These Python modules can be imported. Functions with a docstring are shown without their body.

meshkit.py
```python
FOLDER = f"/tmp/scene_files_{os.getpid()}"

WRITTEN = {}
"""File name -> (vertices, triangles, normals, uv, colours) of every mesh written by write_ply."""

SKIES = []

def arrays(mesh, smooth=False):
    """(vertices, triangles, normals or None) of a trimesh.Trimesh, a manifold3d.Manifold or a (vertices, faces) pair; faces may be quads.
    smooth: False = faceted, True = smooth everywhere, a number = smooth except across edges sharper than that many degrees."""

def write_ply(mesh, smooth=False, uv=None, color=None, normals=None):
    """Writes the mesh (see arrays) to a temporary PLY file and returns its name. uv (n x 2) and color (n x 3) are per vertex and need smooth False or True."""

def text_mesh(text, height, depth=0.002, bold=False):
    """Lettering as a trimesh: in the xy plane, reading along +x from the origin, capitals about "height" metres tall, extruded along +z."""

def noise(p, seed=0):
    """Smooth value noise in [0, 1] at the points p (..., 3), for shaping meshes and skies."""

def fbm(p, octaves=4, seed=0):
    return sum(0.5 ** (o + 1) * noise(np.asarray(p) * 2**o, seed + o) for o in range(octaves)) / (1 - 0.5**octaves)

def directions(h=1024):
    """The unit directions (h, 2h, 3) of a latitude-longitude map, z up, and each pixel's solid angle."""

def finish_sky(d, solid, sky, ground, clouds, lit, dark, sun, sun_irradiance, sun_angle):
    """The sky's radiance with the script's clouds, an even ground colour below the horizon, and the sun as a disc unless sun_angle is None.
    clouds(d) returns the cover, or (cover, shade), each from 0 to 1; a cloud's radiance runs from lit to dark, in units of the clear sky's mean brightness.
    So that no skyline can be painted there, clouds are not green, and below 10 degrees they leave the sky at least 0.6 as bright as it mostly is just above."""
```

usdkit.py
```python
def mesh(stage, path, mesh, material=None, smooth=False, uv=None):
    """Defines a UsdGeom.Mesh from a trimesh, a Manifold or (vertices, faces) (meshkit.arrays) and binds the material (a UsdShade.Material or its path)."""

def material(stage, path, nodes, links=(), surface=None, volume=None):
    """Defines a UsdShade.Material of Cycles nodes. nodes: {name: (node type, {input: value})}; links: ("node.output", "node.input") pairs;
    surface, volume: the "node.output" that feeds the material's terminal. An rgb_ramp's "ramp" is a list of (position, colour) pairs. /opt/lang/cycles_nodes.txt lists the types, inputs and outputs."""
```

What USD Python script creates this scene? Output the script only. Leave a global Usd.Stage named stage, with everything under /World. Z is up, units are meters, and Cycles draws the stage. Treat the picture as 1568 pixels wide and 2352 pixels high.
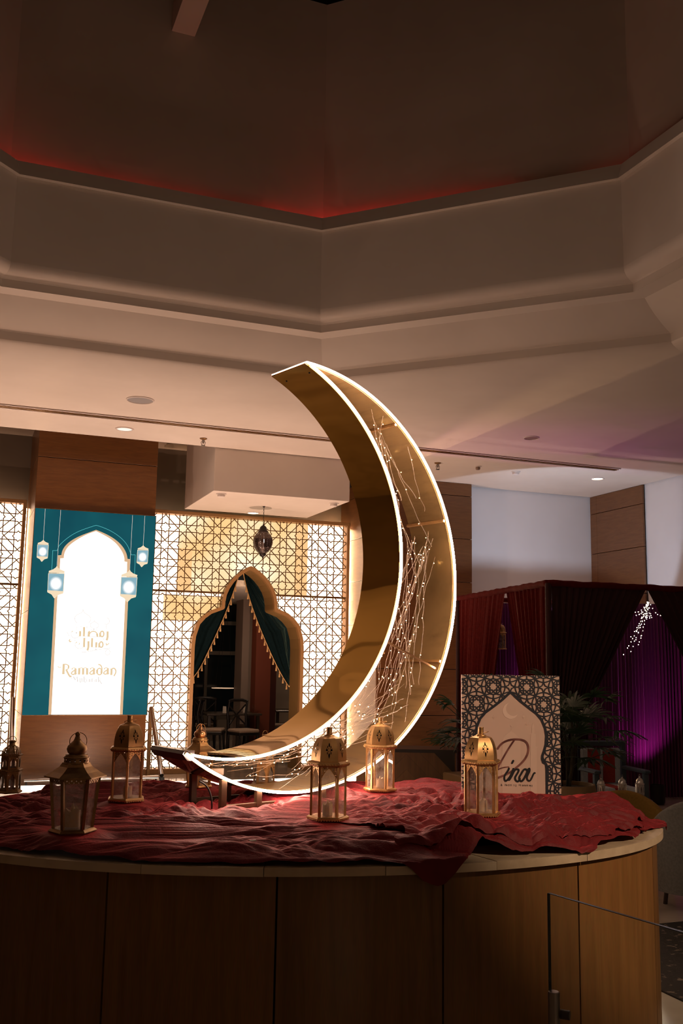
import math, random
import numpy as np, trimesh, manifold3d, usdkit, meshkit
from pxr import Usd, UsdGeom, UsdLux, UsdShade, Gf, Sdf, Vt
from shapely.geometry import Polygon, LineString, MultiPolygon, Point, box as sbox
from shapely.ops import unary_union
from shapely import affinity

stage = Usd.Stage.CreateInMemory()
UsdGeom.SetStageUpAxis(stage, 'Z'); UsdGeom.SetStageMetersPerUnit(stage, 1.0)
UsdGeom.Xform.Define(stage, '/World'); UsdGeom.Scope.Define(stage, '/World/Looks')
PI = math.pi

# ------------------------------------------------------------------ camera (eye height 1.7 m, 34.5 mm lens on a 24 mm wide frame, looking up and right of the hall's long axis)
F_PX, PITCH, ROLL, EYE, YAW = 2251.3, .1516, -.0167, 1.7, math.radians(21.3)
_A = np.array([[math.cos(YAW), math.sin(YAW), 0], [-math.sin(YAW), math.cos(YAW), 0], [0, 0, 1]])
_dn, _fw, _x = _A @ [0, math.sin(PITCH), -math.cos(PITCH)], _A @ [0, math.cos(PITCH), math.sin(PITCH)], _A @ [1., 0, 0]
_rc, _dc = math.cos(ROLL) * _x + math.sin(ROLL) * _dn, -math.sin(ROLL) * _x + math.cos(ROLL) * _dn
cam = UsdGeom.Camera.Define(stage, '/World/camera')
_m = Gf.Matrix4d(*[float(q) for row in ((*_rc, 0), (*-_dc, 0), (*-_fw, 0), (0, 0, EYE, 1)) for q in row])
cam.AddTransformOp().Set(_m)
cam.CreateHorizontalApertureAttr(24.0); cam.CreateVerticalApertureAttr(36.0)
cam.CreateFocalLengthAttr(24.0 * F_PX / 1568)
cam.CreateClippingRangeAttr((0.05, 500.0))
cam.CreateExposureAttr(0.22)

# ------------------------------------------------------------------ light levels
L_MOON = 62.0        # neon strips of the moon
L_SCREEN = 2.6       # back-lit lattice screens
L_CREAM = .92
L_SIGN = 1.3         # back-lit sign, white field
L_TEAL = .55
WARM = (1.0, .66, .45)
HALL = 1.0           # level of the added fill downlights out of view behind the photographer
dome = UsdLux.DomeLight.Define(stage, '/World/night'); dome.CreateIntensityAttr(1.0); dome.CreateColorAttr((.0035, .0027, .002))

# ------------------------------------------------------------------ materials
def mat(name, nodes, links=(), surface='p.BSDF'):
    return usdkit.material(stage, '/World/Looks/' + name, nodes, links, surface=surface)

def plain(name, color, rough=.5, metal=0., **kw):
    return mat(name, {'p': ('principled_bsdf', dict(base_color=color, roughness=rough, metallic=metal, **kw))})

def mottled(name, c1, c2, scale=6., rough=.6, metal=0., bump=0., bscale=None, rough2=None, stretch=(1, 1, 1), detail=4, lo=.3, hi=.7, **kw):
    n = {'t': ('texture_coordinate', {}), 'm': ('mapping', {'scale': stretch}), 'n': ('noise_texture', {'scale': scale, 'detail': detail, 'roughness': .55}),
         'r': ('rgb_ramp', {'ramp': [(lo, c1), (hi, c2)]}), 'p': ('principled_bsdf', dict(roughness=rough, metallic=metal, **kw))}
    l = [('t.object', 'm.vector'), ('m.vector', 'n.vector'), ('n.fac', 'r.fac'), ('r.color', 'p.base_color')]
    if rough2 is not None:
        n['rr'] = ('map_range', {'from_min': .3, 'from_max': .7, 'to_min': rough, 'to_max': rough2}); l += [('n.fac', 'rr.value'), ('rr.result', 'p.roughness')]
    if bump:
        n['b2'] = ('noise_texture', {'scale': bscale or scale * 3, 'detail': 5}); n['b'] = ('bump', {'strength': 1.0, 'distance': bump})
        l += [('m.vector', 'b2.vector'), ('b2.fac', 'b.height'), ('b.normal', 'p.normal')]
    return mat(name, n, l)

def wood(name, c1, c2, stretch, rough=.35, scale=1.0, coat=.25):
    """grain runs along the axis with the small stretch"""
    n = {'t': ('texture_coordinate', {}), 'm': ('mapping', {'scale': stretch}), 'n': ('noise_texture', {'scale': 3.2 * scale, 'detail': 6, 'roughness': .62, 'distortion': .6}),
         'm2': ('mapping', {'scale': tuple(4 * q for q in stretch)}), 'n2': ('noise_texture', {'scale': 9 * scale, 'detail': 3}),
         'r': ('rgb_ramp', {'ramp': [(.28, c1), (.5, tuple((a + b) / 2 for a, b in zip(c1, c2))), (.72, c2)]}),
         'd': ('mix', {'mix_type': 'multiply', 'fac': .35}), 'oi': ('object_info', {}), 'hv': ('hsv', {}), 'vr': ('map_range', {'from_min': 0., 'from_max': 1., 'to_min': .86, 'to_max': 1.14}),
         'p': ('principled_bsdf', {'roughness': rough, 'coat_weight': coat, 'coat_roughness': .2})}
    l = [('t.object', 'm.vector'), ('m.vector', 'n.vector'), ('n.fac', 'r.fac'), ('t.object', 'm2.vector'), ('m2.vector', 'n2.vector'), ('r.color', 'd.color1'), ('n2.color', 'd.color2'),
         ('oi.random', 'vr.value'), ('vr.result', 'hv.value'), ('d.color', 'hv.color'), ('hv.color', 'p.base_color')]
    return mat(name, n, l)

def glow(name, color, strength):
    return mat(name, {'e': ('emission', {'color': color, 'strength': strength})}, surface='e.emission')

def pane(name, tint=(1, 1, 1), dust=.0, f0=.04, rough=.02, dustc=(.6, .55, .5)):
    n = {'f': ('layer_weight', {'blend': .5}), 'pw': ('math', {'math_type': 'power', 'value2': 5.}), 'ma': ('math', {'math_type': 'multiply_add', 'value2': 1 - f0, 'value3': f0}),
         'tr': ('transparent_bsdf', {'color': tint}), 'g': ('glossy_bsdf', {'roughness': rough, 'color': (1, 1, 1)}), 'mx': ('mix_closure', {})}
    l = [('f.facing', 'pw.value1'), ('pw.value', 'ma.value1'), ('ma.value', 'mx.fac'), ('tr.BSDF', 'mx.closure1'), ('g.BSDF', 'mx.closure2')]
    if not dust:
        return mat(name, n, l, surface='mx.closure')
    n.update({'t': ('texture_coordinate', {}), 'n': ('noise_texture', {'scale': 38., 'detail': 6, 'roughness': .7}), 'r': ('map_range', {'from_min': .42, 'from_max': .8, 'to_min': dust * .35, 'to_max': dust * 2.2}),
              'd': ('diffuse_bsdf', {'color': dustc}), 'm2': ('mix_closure', {})})
    l += [('t.object', 'n.vector'), ('n.fac', 'r.value'), ('r.result', 'm2.fac'), ('mx.closure', 'm2.closure1'), ('d.BSDF', 'm2.closure2')]
    return mat(name, n, l, surface='m2.closure')

def velvet(name, c, rim, scale=120., sheen=.6):
    return mat(name, {'t': ('texture_coordinate', {}), 'n': ('noise_texture', {'scale': scale, 'detail': 3}), 'n2': ('noise_texture', {'scale': 7., 'detail': 5, 'roughness': .65}),
                      'r': ('rgb_ramp', {'ramp': [(.3, tuple(.62 * q for q in c)), (.7, c)]}),
                      'n3': ('noise_texture', {'scale': 26., 'detail': 4, 'roughness': .6, 'distortion': 1.2}), 'b0': ('bump', {'strength': 1., 'distance': .0035}), 'b': ('bump', {'strength': .5, 'distance': .0015}), 'p': ('principled_bsdf', {'roughness': .62, 'sheen_weight': sheen, 'sheen_tint': rim, 'sheen_roughness': .35, 'specular_ior_level': .25})},
               [('t.object', 'n3.vector'), ('n3.fac', 'b0.height'), ('b0.normal', 'b.normal'), ('t.object', 'n.vector'), ('t.object', 'n2.vector'), ('n2.fac', 'r.fac'), ('r.color', 'p.base_color'), ('n.fac', 'b.height'), ('b.normal', 'p.normal')])

MT = {}
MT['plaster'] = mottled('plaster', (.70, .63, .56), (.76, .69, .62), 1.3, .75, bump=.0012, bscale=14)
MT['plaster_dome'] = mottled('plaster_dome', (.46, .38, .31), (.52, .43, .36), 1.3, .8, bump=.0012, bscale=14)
MT['wall_white'] = mottled('wall_white', (.72, .69, .68), (.77, .74, .73), 1.1, .7, bump=.001, bscale=16)
MT['wall_dim'] = mottled('wall_dim', (.16, .12, .09), (.20, .15, .11), 1.2, .7)
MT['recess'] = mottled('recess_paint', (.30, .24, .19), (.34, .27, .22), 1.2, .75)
MT['recess_dark'] = mottled('recess_wall_shade', (.10, .074, .052), (.12, .09, .064), 1.2, .8)  # shade of the recess put into the wall colour
MT['marble'] = mottled('marble_floor', (.42, .36, .29), (.55, .48, .40), 2.4, .10, bump=0, detail=8)
MT['carpet'] = mottled('dark_carpet', (.012, .009, .008), (.16, .12, .09), 16., .95, bump=.003, bscale=180, lo=.60, hi=.66)
MT['skylight'] = plain('skylight_glass', (.004, .004, .005), .08)
MT['wood_col'] = wood('wood_column', (.145, .052, .010), (.215, .086, .019), (1.1, 1.1, 9.), coat=.08)
MT['wood_pil'] = wood('wood_pilaster', (.15, .058, .017), (.215, .090, .029), (1.1, 1.1, 9.), coat=.08)
MT['wood_drum'] = wood('wood_drum', (.19, .088, .024), (.29, .140, .042), (7., 7., .55), rough=.42, coat=.12)
MT['wood_dark'] = plain('wood_dark', (.018, .011, .008), .35, coat_weight=.3)
MT['stone_a'] = mottled('rim_stone_light', (.50, .40, .27), (.62, .52, .37), 9., .4, bump=.0015, bscale=30)
MT['stone_b'] = mottled('rim_stone_dark', (.44, .34, .22), (.57, .46, .31), 11., .42, bump=.0015, bscale=30)
MT['gap'] = plain('shadow_gap', (.012, .008, .006), .8)
MT['lattice'] = plain('lattice_bronze', (.16, .088, .030), .45, .25)
MT['frame'] = plain('screen_frame_gold', (.40, .225, .085), .5, .15)
MT['reveal'] = plain('arch_reveal_gold', (.27, .165, .055), .5, .1)
MT['screen'] = glow('screen_light', WARM, L_SCREEN)
MT['cream'] = mat('screen_light_cream', {'t': ('texture_coordinate', {}), 'n': ('noise_texture', {'scale': 1.1, 'detail': 1}), 'r': ('rgb_ramp', {'ramp': [(.35, (1., .62, .27)), (.52, (1., .78, .46)), (.68, (1.25, 1.05, .75))]}),
                              'e': ('emission', {'strength': L_CREAM})}, [('t.object', 'n.vector'), ('n.fac', 'r.fac'), ('r.color', 'e.color')], surface='e.emission')
MT['cream_deep'] = glow('screen_light_amber', (1., .60, .27), L_CREAM * .95)
MT['gold'] = mottled('lantern_brass', (.50, .285, .115), (.66, .40, .17), 16., .34, .92, rough2=.52)
MT['gold_dark'] = mottled('lantern_aged_brass', (.22, .125, .055), (.40, .235, .10), 20., .38, .9, rough2=.55)
MT['copper'] = plain('lantern_copper', (.62, .33, .16), .28, .95)
MT['silver'] = plain('lantern_silver', (.80, .78, .76), .34, .85)
MT['mirror'] = mottled('gold_mirror_plain', (.63, .385, .115), (.68, .42, .135), 2., .055, 1., bump=0)
MT['mirror'] = mat('gold_mirror_wavy', {'t': ('texture_coordinate', {}), 'n': ('noise_texture', {'scale': 2.6, 'detail': 0}), 'b': ('bump', {'strength': 1., 'distance': .011}), 'p': ('principled_bsdf', {'base_color': (.60, .365, .085), 'metallic': 1., 'roughness': .05})},
                   [('t.object', 'n.vector'), ('n.fac', 'b.height'), ('b.normal', 'p.normal')])
MT['satin_gold'] = mottled('satin_gold_sheet', (.36, .235, .105), (.44, .29, .13), 3., .30, .8, rough2=.45, stretch=(8, 1, 1))
MT['chrome'] = plain('chrome', (.75, .73, .72), .12, 1.)
MT['black_metal'] = plain('black_metal', (.02, .017, .015), .4, .6)
MT['steel'] = plain('brushed_steel', (.32, .30, .28), .35, 1.)
MT['neon'] = glow('neon', (1.0, .72, .56), L_MOON)
MT['bulb'] = glow('fairy_bulb', (1.0, .68, .32), 16.)
MT['wire'] = plain('clear_wire', (.34, .25, .18), .3, 0., specular_ior_level=.8)
MT['wire_dark'] = plain('dark_wire', (.05, .04, .035), .5)
MT['velvet'] = velvet('crimson_velvet', (.17, .012, .015), (1., .09, .10), sheen=.7)
MT['velvet_dark'] = velvet('wine_velvet', (.10, .006, .010), (.8, .10, .10), sheen=.18)
MT['glass'] = pane('lantern_glass', (.93, .91, .90), .16)
MT['glass_clear'] = pane('balustrade_glass', (.97, .99, .98))
MT['glass_edge'] = plain('glass_edge', (.03, .045, .04), .15)
MT['foot_bronze'] = plain('foot_bronze', (.075, .038, .018), .45, .5)
MT['wax'] = plain('candle_wax', (.72, .56, .36), .55, subsurface_weight=.3, subsurface_radius=(.01, .006, .003))
MT['drape'] = mottled('burgundy_drape', (.085, .006, .0045), (.12, .009, .0065), 30., .85, specular_ior_level=.1)
MT['drape_dark'] = mottled('black_burgundy_drape', (.030, .006, .006), (.045, .009, .009), 30., .85)
MT['fringe'] = mottled('purple_fringe', (.08, .006, .045), (.16, .010, .09), 22., .6, stretch=(12, 12, .4), sheen_weight=.3)
MT['teal_cloth'] = mottled('teal_curtain', (.0022, .009, .011), (.004, .014, .017), 25., .9, specular_ior_level=.08)
MT['tassel'] = plain('gold_tassel', (.62, .40, .17), .6)
MT['leaf'] = mat('palm_leaf', {'oi': ('object_info', {}), 'r': ('rgb_ramp', {'ramp': [(0., (.018, .045, .022)), (1., (.045, .085, .040))]}), 'p': ('principled_bsdf', {'roughness': .38}), 'tl': ('translucent_bsdf', {'color': (.04, .09, .03)}), 'm': ('mix_closure', {'fac': .2})},
                 [('oi.random', 'r.fac'), ('r.color', 'p.base_color'), ('p.BSDF', 'm.closure1'), ('tl.BSDF', 'm.closure2')], surface='m.closure')
MT['stem'] = mottled('palm_stem', (.03, .03, .016), (.07, .055, .03), 20., .8)
MT['pot'] = mottled('tan_planter', (.30, .19, .085), (.36, .23, .105), 5., .55)
MT['soil'] = mottled('soil', (.02, .014, .01), (.04, .028, .02), 30., .95)
MT['yellow'] = mottled('ochre_fabric', (.34, .20, .035), (.42, .25, .05), 60., .85)
MT['grey'] = mottled('grey_fabric', (.13, .13, .11), (.18, .175, .15), 60., .85)
MT['weave'] = mat('woven_fabric', {'t': ('texture_coordinate', {}), 'm': ('mapping', {'scale': (1., 1., 1.)}), 'w1': ('noise_texture', {'scale': 95., 'detail': 2}), 'r': ('rgb_ramp', {'ramp': [(.38, (.10, .095, .075)), (.62, (.42, .38, .30))]}), 'p': ('principled_bsdf', {'roughness': .85})},
                  [('t.object', 'm.vector'), ('m.vector', 'w1.vector'), ('w1.fac', 'r.fac'), ('r.color', 'p.base_color')])
MT['teal_print'] = mat('teal_print', {'t': ('texture_coordinate', {}), 'n': ('noise_texture', {'scale': 1.6, 'detail': 2}), 'r': ('rgb_ramp', {'ramp': [(.35, (.004, .075, .115)), (.65, (.006, .115, .150))]}), 'e': ('emission', {'strength': L_TEAL}), 'd': ('diffuse_bsdf', {'color': (.008, .06, .08)}), 'a': ('add_closure', {})},
                        [('t.object', 'n.vector'), ('n.fac', 'r.fac'), ('r.color', 'e.color'), ('e.emission', 'a.closure1'), ('d.BSDF', 'a.closure2')], surface='a.closure')
MT['teal_line'] = glow('teal_line_print', (.10, .50, .52), .75)
MT['sign_white'] = glow('sign_white_print', (1., .86, .78), L_SIGN)
MT['sign_gold'] = glow('sign_gold_print', (.82, .52, .30), .75)
MT['sign_gold2'] = glow('sign_pale_gold_print', (.88, .70, .48), .9)
MT['sign_text'] = glow('sign_text_print', (.82, .62, .38), .85)
MT['sign_grey'] = glow('sign_grey_print', (.80, .74, .70), .88)
MT['print_glass'] = glow('print_glass', (.30, .52, .62), .75)
MT['print_cord'] = glow('print_cord', (.62, .55, .48), .8)
MT['board'] = plain('board_pink', (.62, .46, .37), .6)
MT['board_light'] = plain('board_pale_print', (.74, .58, .48), .6)
MT['board_mid'] = plain('board_mid_print', (.66, .50, .405), .6)
MT['navy'] = plain('navy_print', (.012, .017, .028), .5)
MT['ink'] = plain('ink', (.008, .010, .014), .5)
MT['bronze_ink'] = mat('bronze_ink', {'t': ('texture_coordinate', {}), 'n': ('noise_texture', {'scale': 14., 'detail': 1}), 'r': ('rgb_ramp', {'ramp': [(.35, (.085, .022, .020)), (.65, (.26, .105, .085))]}), 'p': ('principled_bsdf', {'roughness': .5})},
                        [('t.object', 'n.vector'), ('n.fac', 'r.fac'), ('r.color', 'p.base_color')])
MT['lamp'] = glow('downlight_glow', (1., .72, .52), 6.)
MT['lamp_dim'] = glow('downlight_dim_glow', (1., .80, .68), 1.1)
MT['white_trim'] = plain('white_trim', (.72, .66, .62), .45)
MT['grille'] = plain('grey_grille', (.32, .30, .30), .6, .3)
MT['grille_brown'] = plain('brown_grille', (.30, .21, .16), .6, .3)
MT['red_led'] = glow('red_led', (1., .055, .045), 1.)
MT['floor_strip_glow'] = glow('lit_floor_glow', (1., .80, .64), 2.2)  # glow that stands for the brightly lit floor
MT['pillar_red'] = plain('red_pillar_paint', (.20, .045, .02), .55)
MT['pillar_red2'] = plain('dark_red_pillar_paint', (.10, .022, .014), .55)
MT['pillar_grey'] = plain('grey_pillar_paint', (.36, .27, .22), .6)
MT['window_dark'] = plain('night_window', (.008, .013, .016), .12)
MT['mullion'] = plain('window_mullion', (.10, .08, .06), .5)
MT['chair_black'] = plain('chair_black', (.012, .009, .008), .4)
MT['seat_beige'] = plain('seat_beige', (.45, .33, .25), .8)
MT['table_dark'] = plain('table_dark', (.05, .035, .025), .3)
MT['napkin'] = plain('napkin', (.75, .66, .58), .8)
MT['kilim_red'] = mottled('kilim_red', (.34, .035, .02), (.42, .05, .03), 60., .9)
MT['kilim_white'] = mottled('kilim_white', (.45, .55, .60), (.55, .66, .72), 50., .9)
MT['blue_lit_wood'] = plain('wood_in_blue_light', (.06, .10, .13), .5)  # blue light on the armchair frame put into the wood colour
MT['dot'] = glow('string_bulb', (1., .80, .55), 9.)
MT['white_stuff'] = plain('white_tape', (.8, .74, .68), .6)

# ------------------------------------------------------------------ mesh helpers
def T(m, x=0, y=0, z=0):
    m = m.copy(); m.apply_translation((x, y, z)); return m

def Rz(m, a):
    m = m.copy(); m.apply_transform(trimesh.transformations.rotation_matrix(a, (0, 0, 1))); return m

def cat(ms):
    ms = [q for q in ms if q is not None]
    return trimesh.util.concatenate(ms) if len(ms) > 1 else ms[0]

def hull(pts):
    m = manifold3d.Manifold.hull_points(np.asarray(pts, np.float64)).to_mesh()
    return trimesh.Trimesh(m.vert_properties[:, :3].astype(float), m.tri_verts.astype(int), process=False)

def bx(x0, x1, y0, y1, z0, z1, c=0.0):
    if not c:
        return T(trimesh.creation.box((x1 - x0, y1 - y0, z1 - z0)), (x0 + x1) / 2, (y0 + y1) / 2, (z0 + z1) / 2)
    c = min(c, .45 * min(x1 - x0, y1 - y0, z1 - z0)); p = []
    for i, j, k in np.ndindex(2, 2, 2):
        X, Y, Z = (x0, x1)[i], (y0, y1)[j], (z0, z1)[k]; sx, sy, sz = (c, -c)[i], (c, -c)[j], (c, -c)[k]
        p += [(X + sx, Y + sy, Z), (X + sx, Y, Z + sz), (X, Y + sy, Z + sz)]
    return hull(p)

def tube(pts, r, n=8, cap=True):
    pts = np.asarray(pts, float); k = len(pts); rr = np.broadcast_to(np.asarray(r, float), (k,))
    t = np.gradient(pts, axis=0); t /= np.maximum(np.linalg.norm(t, axis=1, keepdims=True), 1e-12)
    a = np.array([0, 0, 1.]) if abs(t[0][2]) < .9 else np.array([1., 0, 0])
    u = np.cross(t[0], a); u /= np.linalg.norm(u); vs = []
    for i in range(k):
        u = u - t[i] * (u @ t[i]); u /= max(np.linalg.norm(u), 1e-12); w = np.cross(t[i], u)
        ang = np.arange(n) * 2 * PI / n
        vs.append(pts[i] + rr[i] * (np.cos(ang)[:, None] * u + np.sin(ang)[:, None] * w))
    v = np.vstack(vs); f = []
    for i in range(k - 1):
        for j in range(n):
            p, q = i * n + j, i * n + (j + 1) % n
            f += [(p, q, q + n), (p, q + n, p + n)]
    if cap:
        v = np.vstack([v, pts[0], pts[-1]]); s, e = len(v) - 2, len(v) - 1
        for j in range(n):
            f += [(s, (j + 1) % n, j), (e, (k - 1) * n + j, (k - 1) * n + (j + 1) % n)]
    return trimesh.Trimesh(v, f, process=False)

def cyl(p0, p1, r, n=16):
    return tube([p0, p1], r, n)

def lathe(prof, n=32, a0=0., close=False):
    """prof: (r, z) from bottom to top, turned about z; n small with flat shading gives a prism"""
    prof = np.asarray(prof, float); k = len(prof); ang = a0 + np.arange(n) * 2 * PI / n
    v = np.stack([np.outer(prof[:, 0], np.cos(ang)), np.outer(prof[:, 0], np.sin(ang)), np.repeat(prof[:, 1:2], n, 1)], -1).reshape(-1, 3); f = []
    for i in range(k - 1):
        for j in range(n):
            p, q = i * n + j, i * n + (j + 1) % n
            f += [(p, q, q + n), (p, q + n, p + n)]
    if close:
        for i, flip in ((0, True), (k - 1, False)):
            if prof[i, 0] > 1e-6:
                v = np.vstack([v, (0, 0, prof[i, 1])]); c = len(v) - 1
                for j in range(n):
                    p, q = i * n + j, i * n + (j + 1) % n
                    f.append((c, q, p) if flip else (c, p, q))
    return trimesh.Trimesh(v, f, process=False)

def polys(g):
    if g.is_empty: return []
    return [q for q in getattr(g, 'geoms', [g]) if isinstance(q, Polygon) and q.area > 1e-9]

def ext(g, d):
    ms = [trimesh.creation.extrude_polygon(q, d, engine='earcut') for q in polys(g)]
    return cat(ms) if ms else None

UP = np.array([[1., 0, 0, 0], [0, 0, -1, 0], [0, 1, 0, 0], [0, 0, 0, 1]])   # drawing plane xy -> upright xz, thickness towards -y
def up(m, y=0.):
    m = m.copy(); m.apply_transform(UP); return T(m, 0, y, 0)

def stroke(pts, w, cap=1):
    return LineString(pts).buffer(w / 2, cap_style=cap, join_style=1, quad_segs=6)

def spline(pts, n=40):
    from scipy.interpolate import CubicSpline
    p = np.asarray(pts, float); d = np.r_[0, np.cumsum(np.linalg.norm(np.diff(p, axis=0), axis=1))]
    return CubicSpline(d, p)(np.linspace(0, d[-1], n))

def grid(P):
    """(a, b, 3) array of points -> sheet"""
    a, b = P.shape[:2]; i = np.arange(a * b).reshape(a, b)
    f = np.concatenate([np.stack([i[:-1, :-1], i[1:, :-1], i[1:, 1:]], -1).reshape(-1, 3), np.stack([i[:-1, :-1], i[1:, 1:], i[:-1, 1:]], -1).reshape(-1, 3)])
    return trimesh.Trimesh(P.reshape(-1, 3), f, process=False)

# ------------------------------------------------------------------ scene-tree helpers
_used = {}
def numbered(parent, name):
    k = _used.get((parent, name), 0); _used[(parent, name)] = k + 1
    return f'{parent}/{name}' + (f'_{k:03d}' if k else '')

def tag(prim, label=None, cat_=None, group=None, kind=None):
    for key, val in (('label', label), ('category', cat_), ('group', group), ('kind', kind)):
        if val: prim.SetCustomDataByKey(key, val)

_base = {}
def thing(name, label, cat_, loc=(0, 0, 0), rz=0., group=None, scale=None, kind=None, base=None):
    """loc: parts follow in the thing's own frame; base: the thing stands there and its parts are given in hall coordinates"""
    path = numbered('/World', name)
    if base is not None: loc = base; _base[path] = np.array(base, float)
    x = UsdGeom.Xform.Define(stage, path); x.AddTranslateOp().Set(Gf.Vec3d(*map(float, loc))); x.AddRotateZOp().Set(math.degrees(rz))
    if scale: x.AddScaleOp().Set(Gf.Vec3f(scale, scale, scale))
    tag(x.GetPrim(), label, cat_, group, kind); return path

def part(parent, name, mesh, m, smooth=False, label=None, kind=None):
    if mesh is None: return None
    path = numbered(parent, name)
    if parent in _base: mesh = T(mesh, *-_base[parent]); _base[path] = _base[parent]
    p = usdkit.mesh(stage, path, mesh, MT[m] if isinstance(m, str) else m, smooth)
    tag(p.GetPrim(), label, kind=kind); return path

def solo(name, mesh, m, label, cat_, smooth=False, group=None, kind=None):
    path = numbered('/World', name)
    p = usdkit.mesh(stage, path, mesh, MT[m] if isinstance(m, str) else m, smooth)
    tag(p.GetPrim(), label, cat_, group, kind); return path

def struct(name, mesh, m, smooth=False, label=None, cat_=None):
    return solo(name, mesh, m, label, cat_, smooth, kind='structure')

def again(src, name, label, cat_, loc, rz=0., group=None, scale=None):
    path = thing(name, label, cat_, loc, rz, group, scale)
    p = stage.GetPrimAtPath(path); p.GetReferences().AddInternalReference(src); p.SetInstanceable(True)
    return path
# ================================================================== THE HALL (setting)
K = .906
OC = np.array([1.691, 5.224])                       # centre of the octagonal ceiling tray
def octo(r, z):
    return [(OC[0] + r * math.sin(math.radians(22.5 + 45 * k)), OC[1] + r * math.cos(math.radians(22.5 + 45 * k)), z) for k in range(8)]
def octo_sweep(prof):
    """prof: (r, h) unscaled, from the inside top to the outside bottom"""
    P = np.array([octo(K * r, EYE + K * h) for r, h in prof]); P = np.concatenate([P, P[:, :1]], 1)
    ms = []
    for k in range(8):                               # each of the eight sides on its own, so that mitres stay crisp
        ms.append(grid(P[:, k:k + 2][:, ::-1]))
    return cat(ms)

X0, X1, Y0, ZS, ZR = -5.0, 10.15, -4.0, 4.6, 5.05
struct('floor_001', bx(3.62, 9.6, -3.2, 5.62, .0, .008), 'carpet', label='dark patterned carpet on the floor at the right')
struct('floor', bx(X0, X1, Y0, 21., -.1, 0), 'marble', label='polished pale marble floor of the hall')
hole = Polygon([(p[0], p[1]) for p in octo(K * 5.62, 0)])
soff = Polygon([(X0, Y0), (X1, Y0), (X1, 14.09), (6.0, 14.09), (6.0, 12.985), (X0, 12.985)]).difference(hole)
struct('ceiling', T(ext(soff, ZR - ZS), 0, 0, ZS), 'plaster', label='flat plaster ceiling around the octagonal tray')
def arc(c, rx, ry, a0, a1, n=9):
    return [(c[0] + rx * math.cos(math.radians(a)), c[1] + ry * math.sin(math.radians(a))) for a in np.linspace(a0, a1, n)]
lower = [(4.58, 3.592), (4.66, 3.535), (4.76, 3.478), (4.90, 3.415), (5.04, 3.366), (5.062, 3.362), (5.080, 3.355), (5.086, 3.335), (5.09, 3.27)] + arc((5.55, 3.275), .46, .075, 182, 268, 10) + [(5.64, 3.2)]
struct('trim_1', octo_sweep(lower), 'plaster', smooth=32, label='stepped plaster cove running round the octagonal tray')
upper = [(4.14, 4.69), (4.19, 4.688), (4.195, 3.80)] + arc((4.335, 3.80), .14, .105, 180, 262, 8) + [(4.35, 3.688), (4.362, 3.675), (4.365, 3.592), (4.58, 3.592)]
struct('trim_2', octo_sweep(upper), 'plaster', smooth=32, label='upright plaster band with a rolled lower edge')
struct('trim_3', octo_sweep([(4.36, 4.69), (4.26, 4.69), (4.26, 4.855), (4.205, 4.86), (4.14, 4.69)]), 'plaster', label='plaster ledge that hides the red light strip')
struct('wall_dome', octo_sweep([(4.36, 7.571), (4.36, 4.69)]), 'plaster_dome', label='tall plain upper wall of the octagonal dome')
sk = Polygon([(p[0], p[1]) for p in octo(K * 4.5, 0)])
struct('window_1', T(ext(sk, .05), 0, 0, EYE + K * 7.9), 'skylight', label='dark skylight at the top of the dome')
struct('wall_skylight', octo_sweep([(4.36, 7.92), (4.36, 7.572)]), 'skylight')
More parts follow.
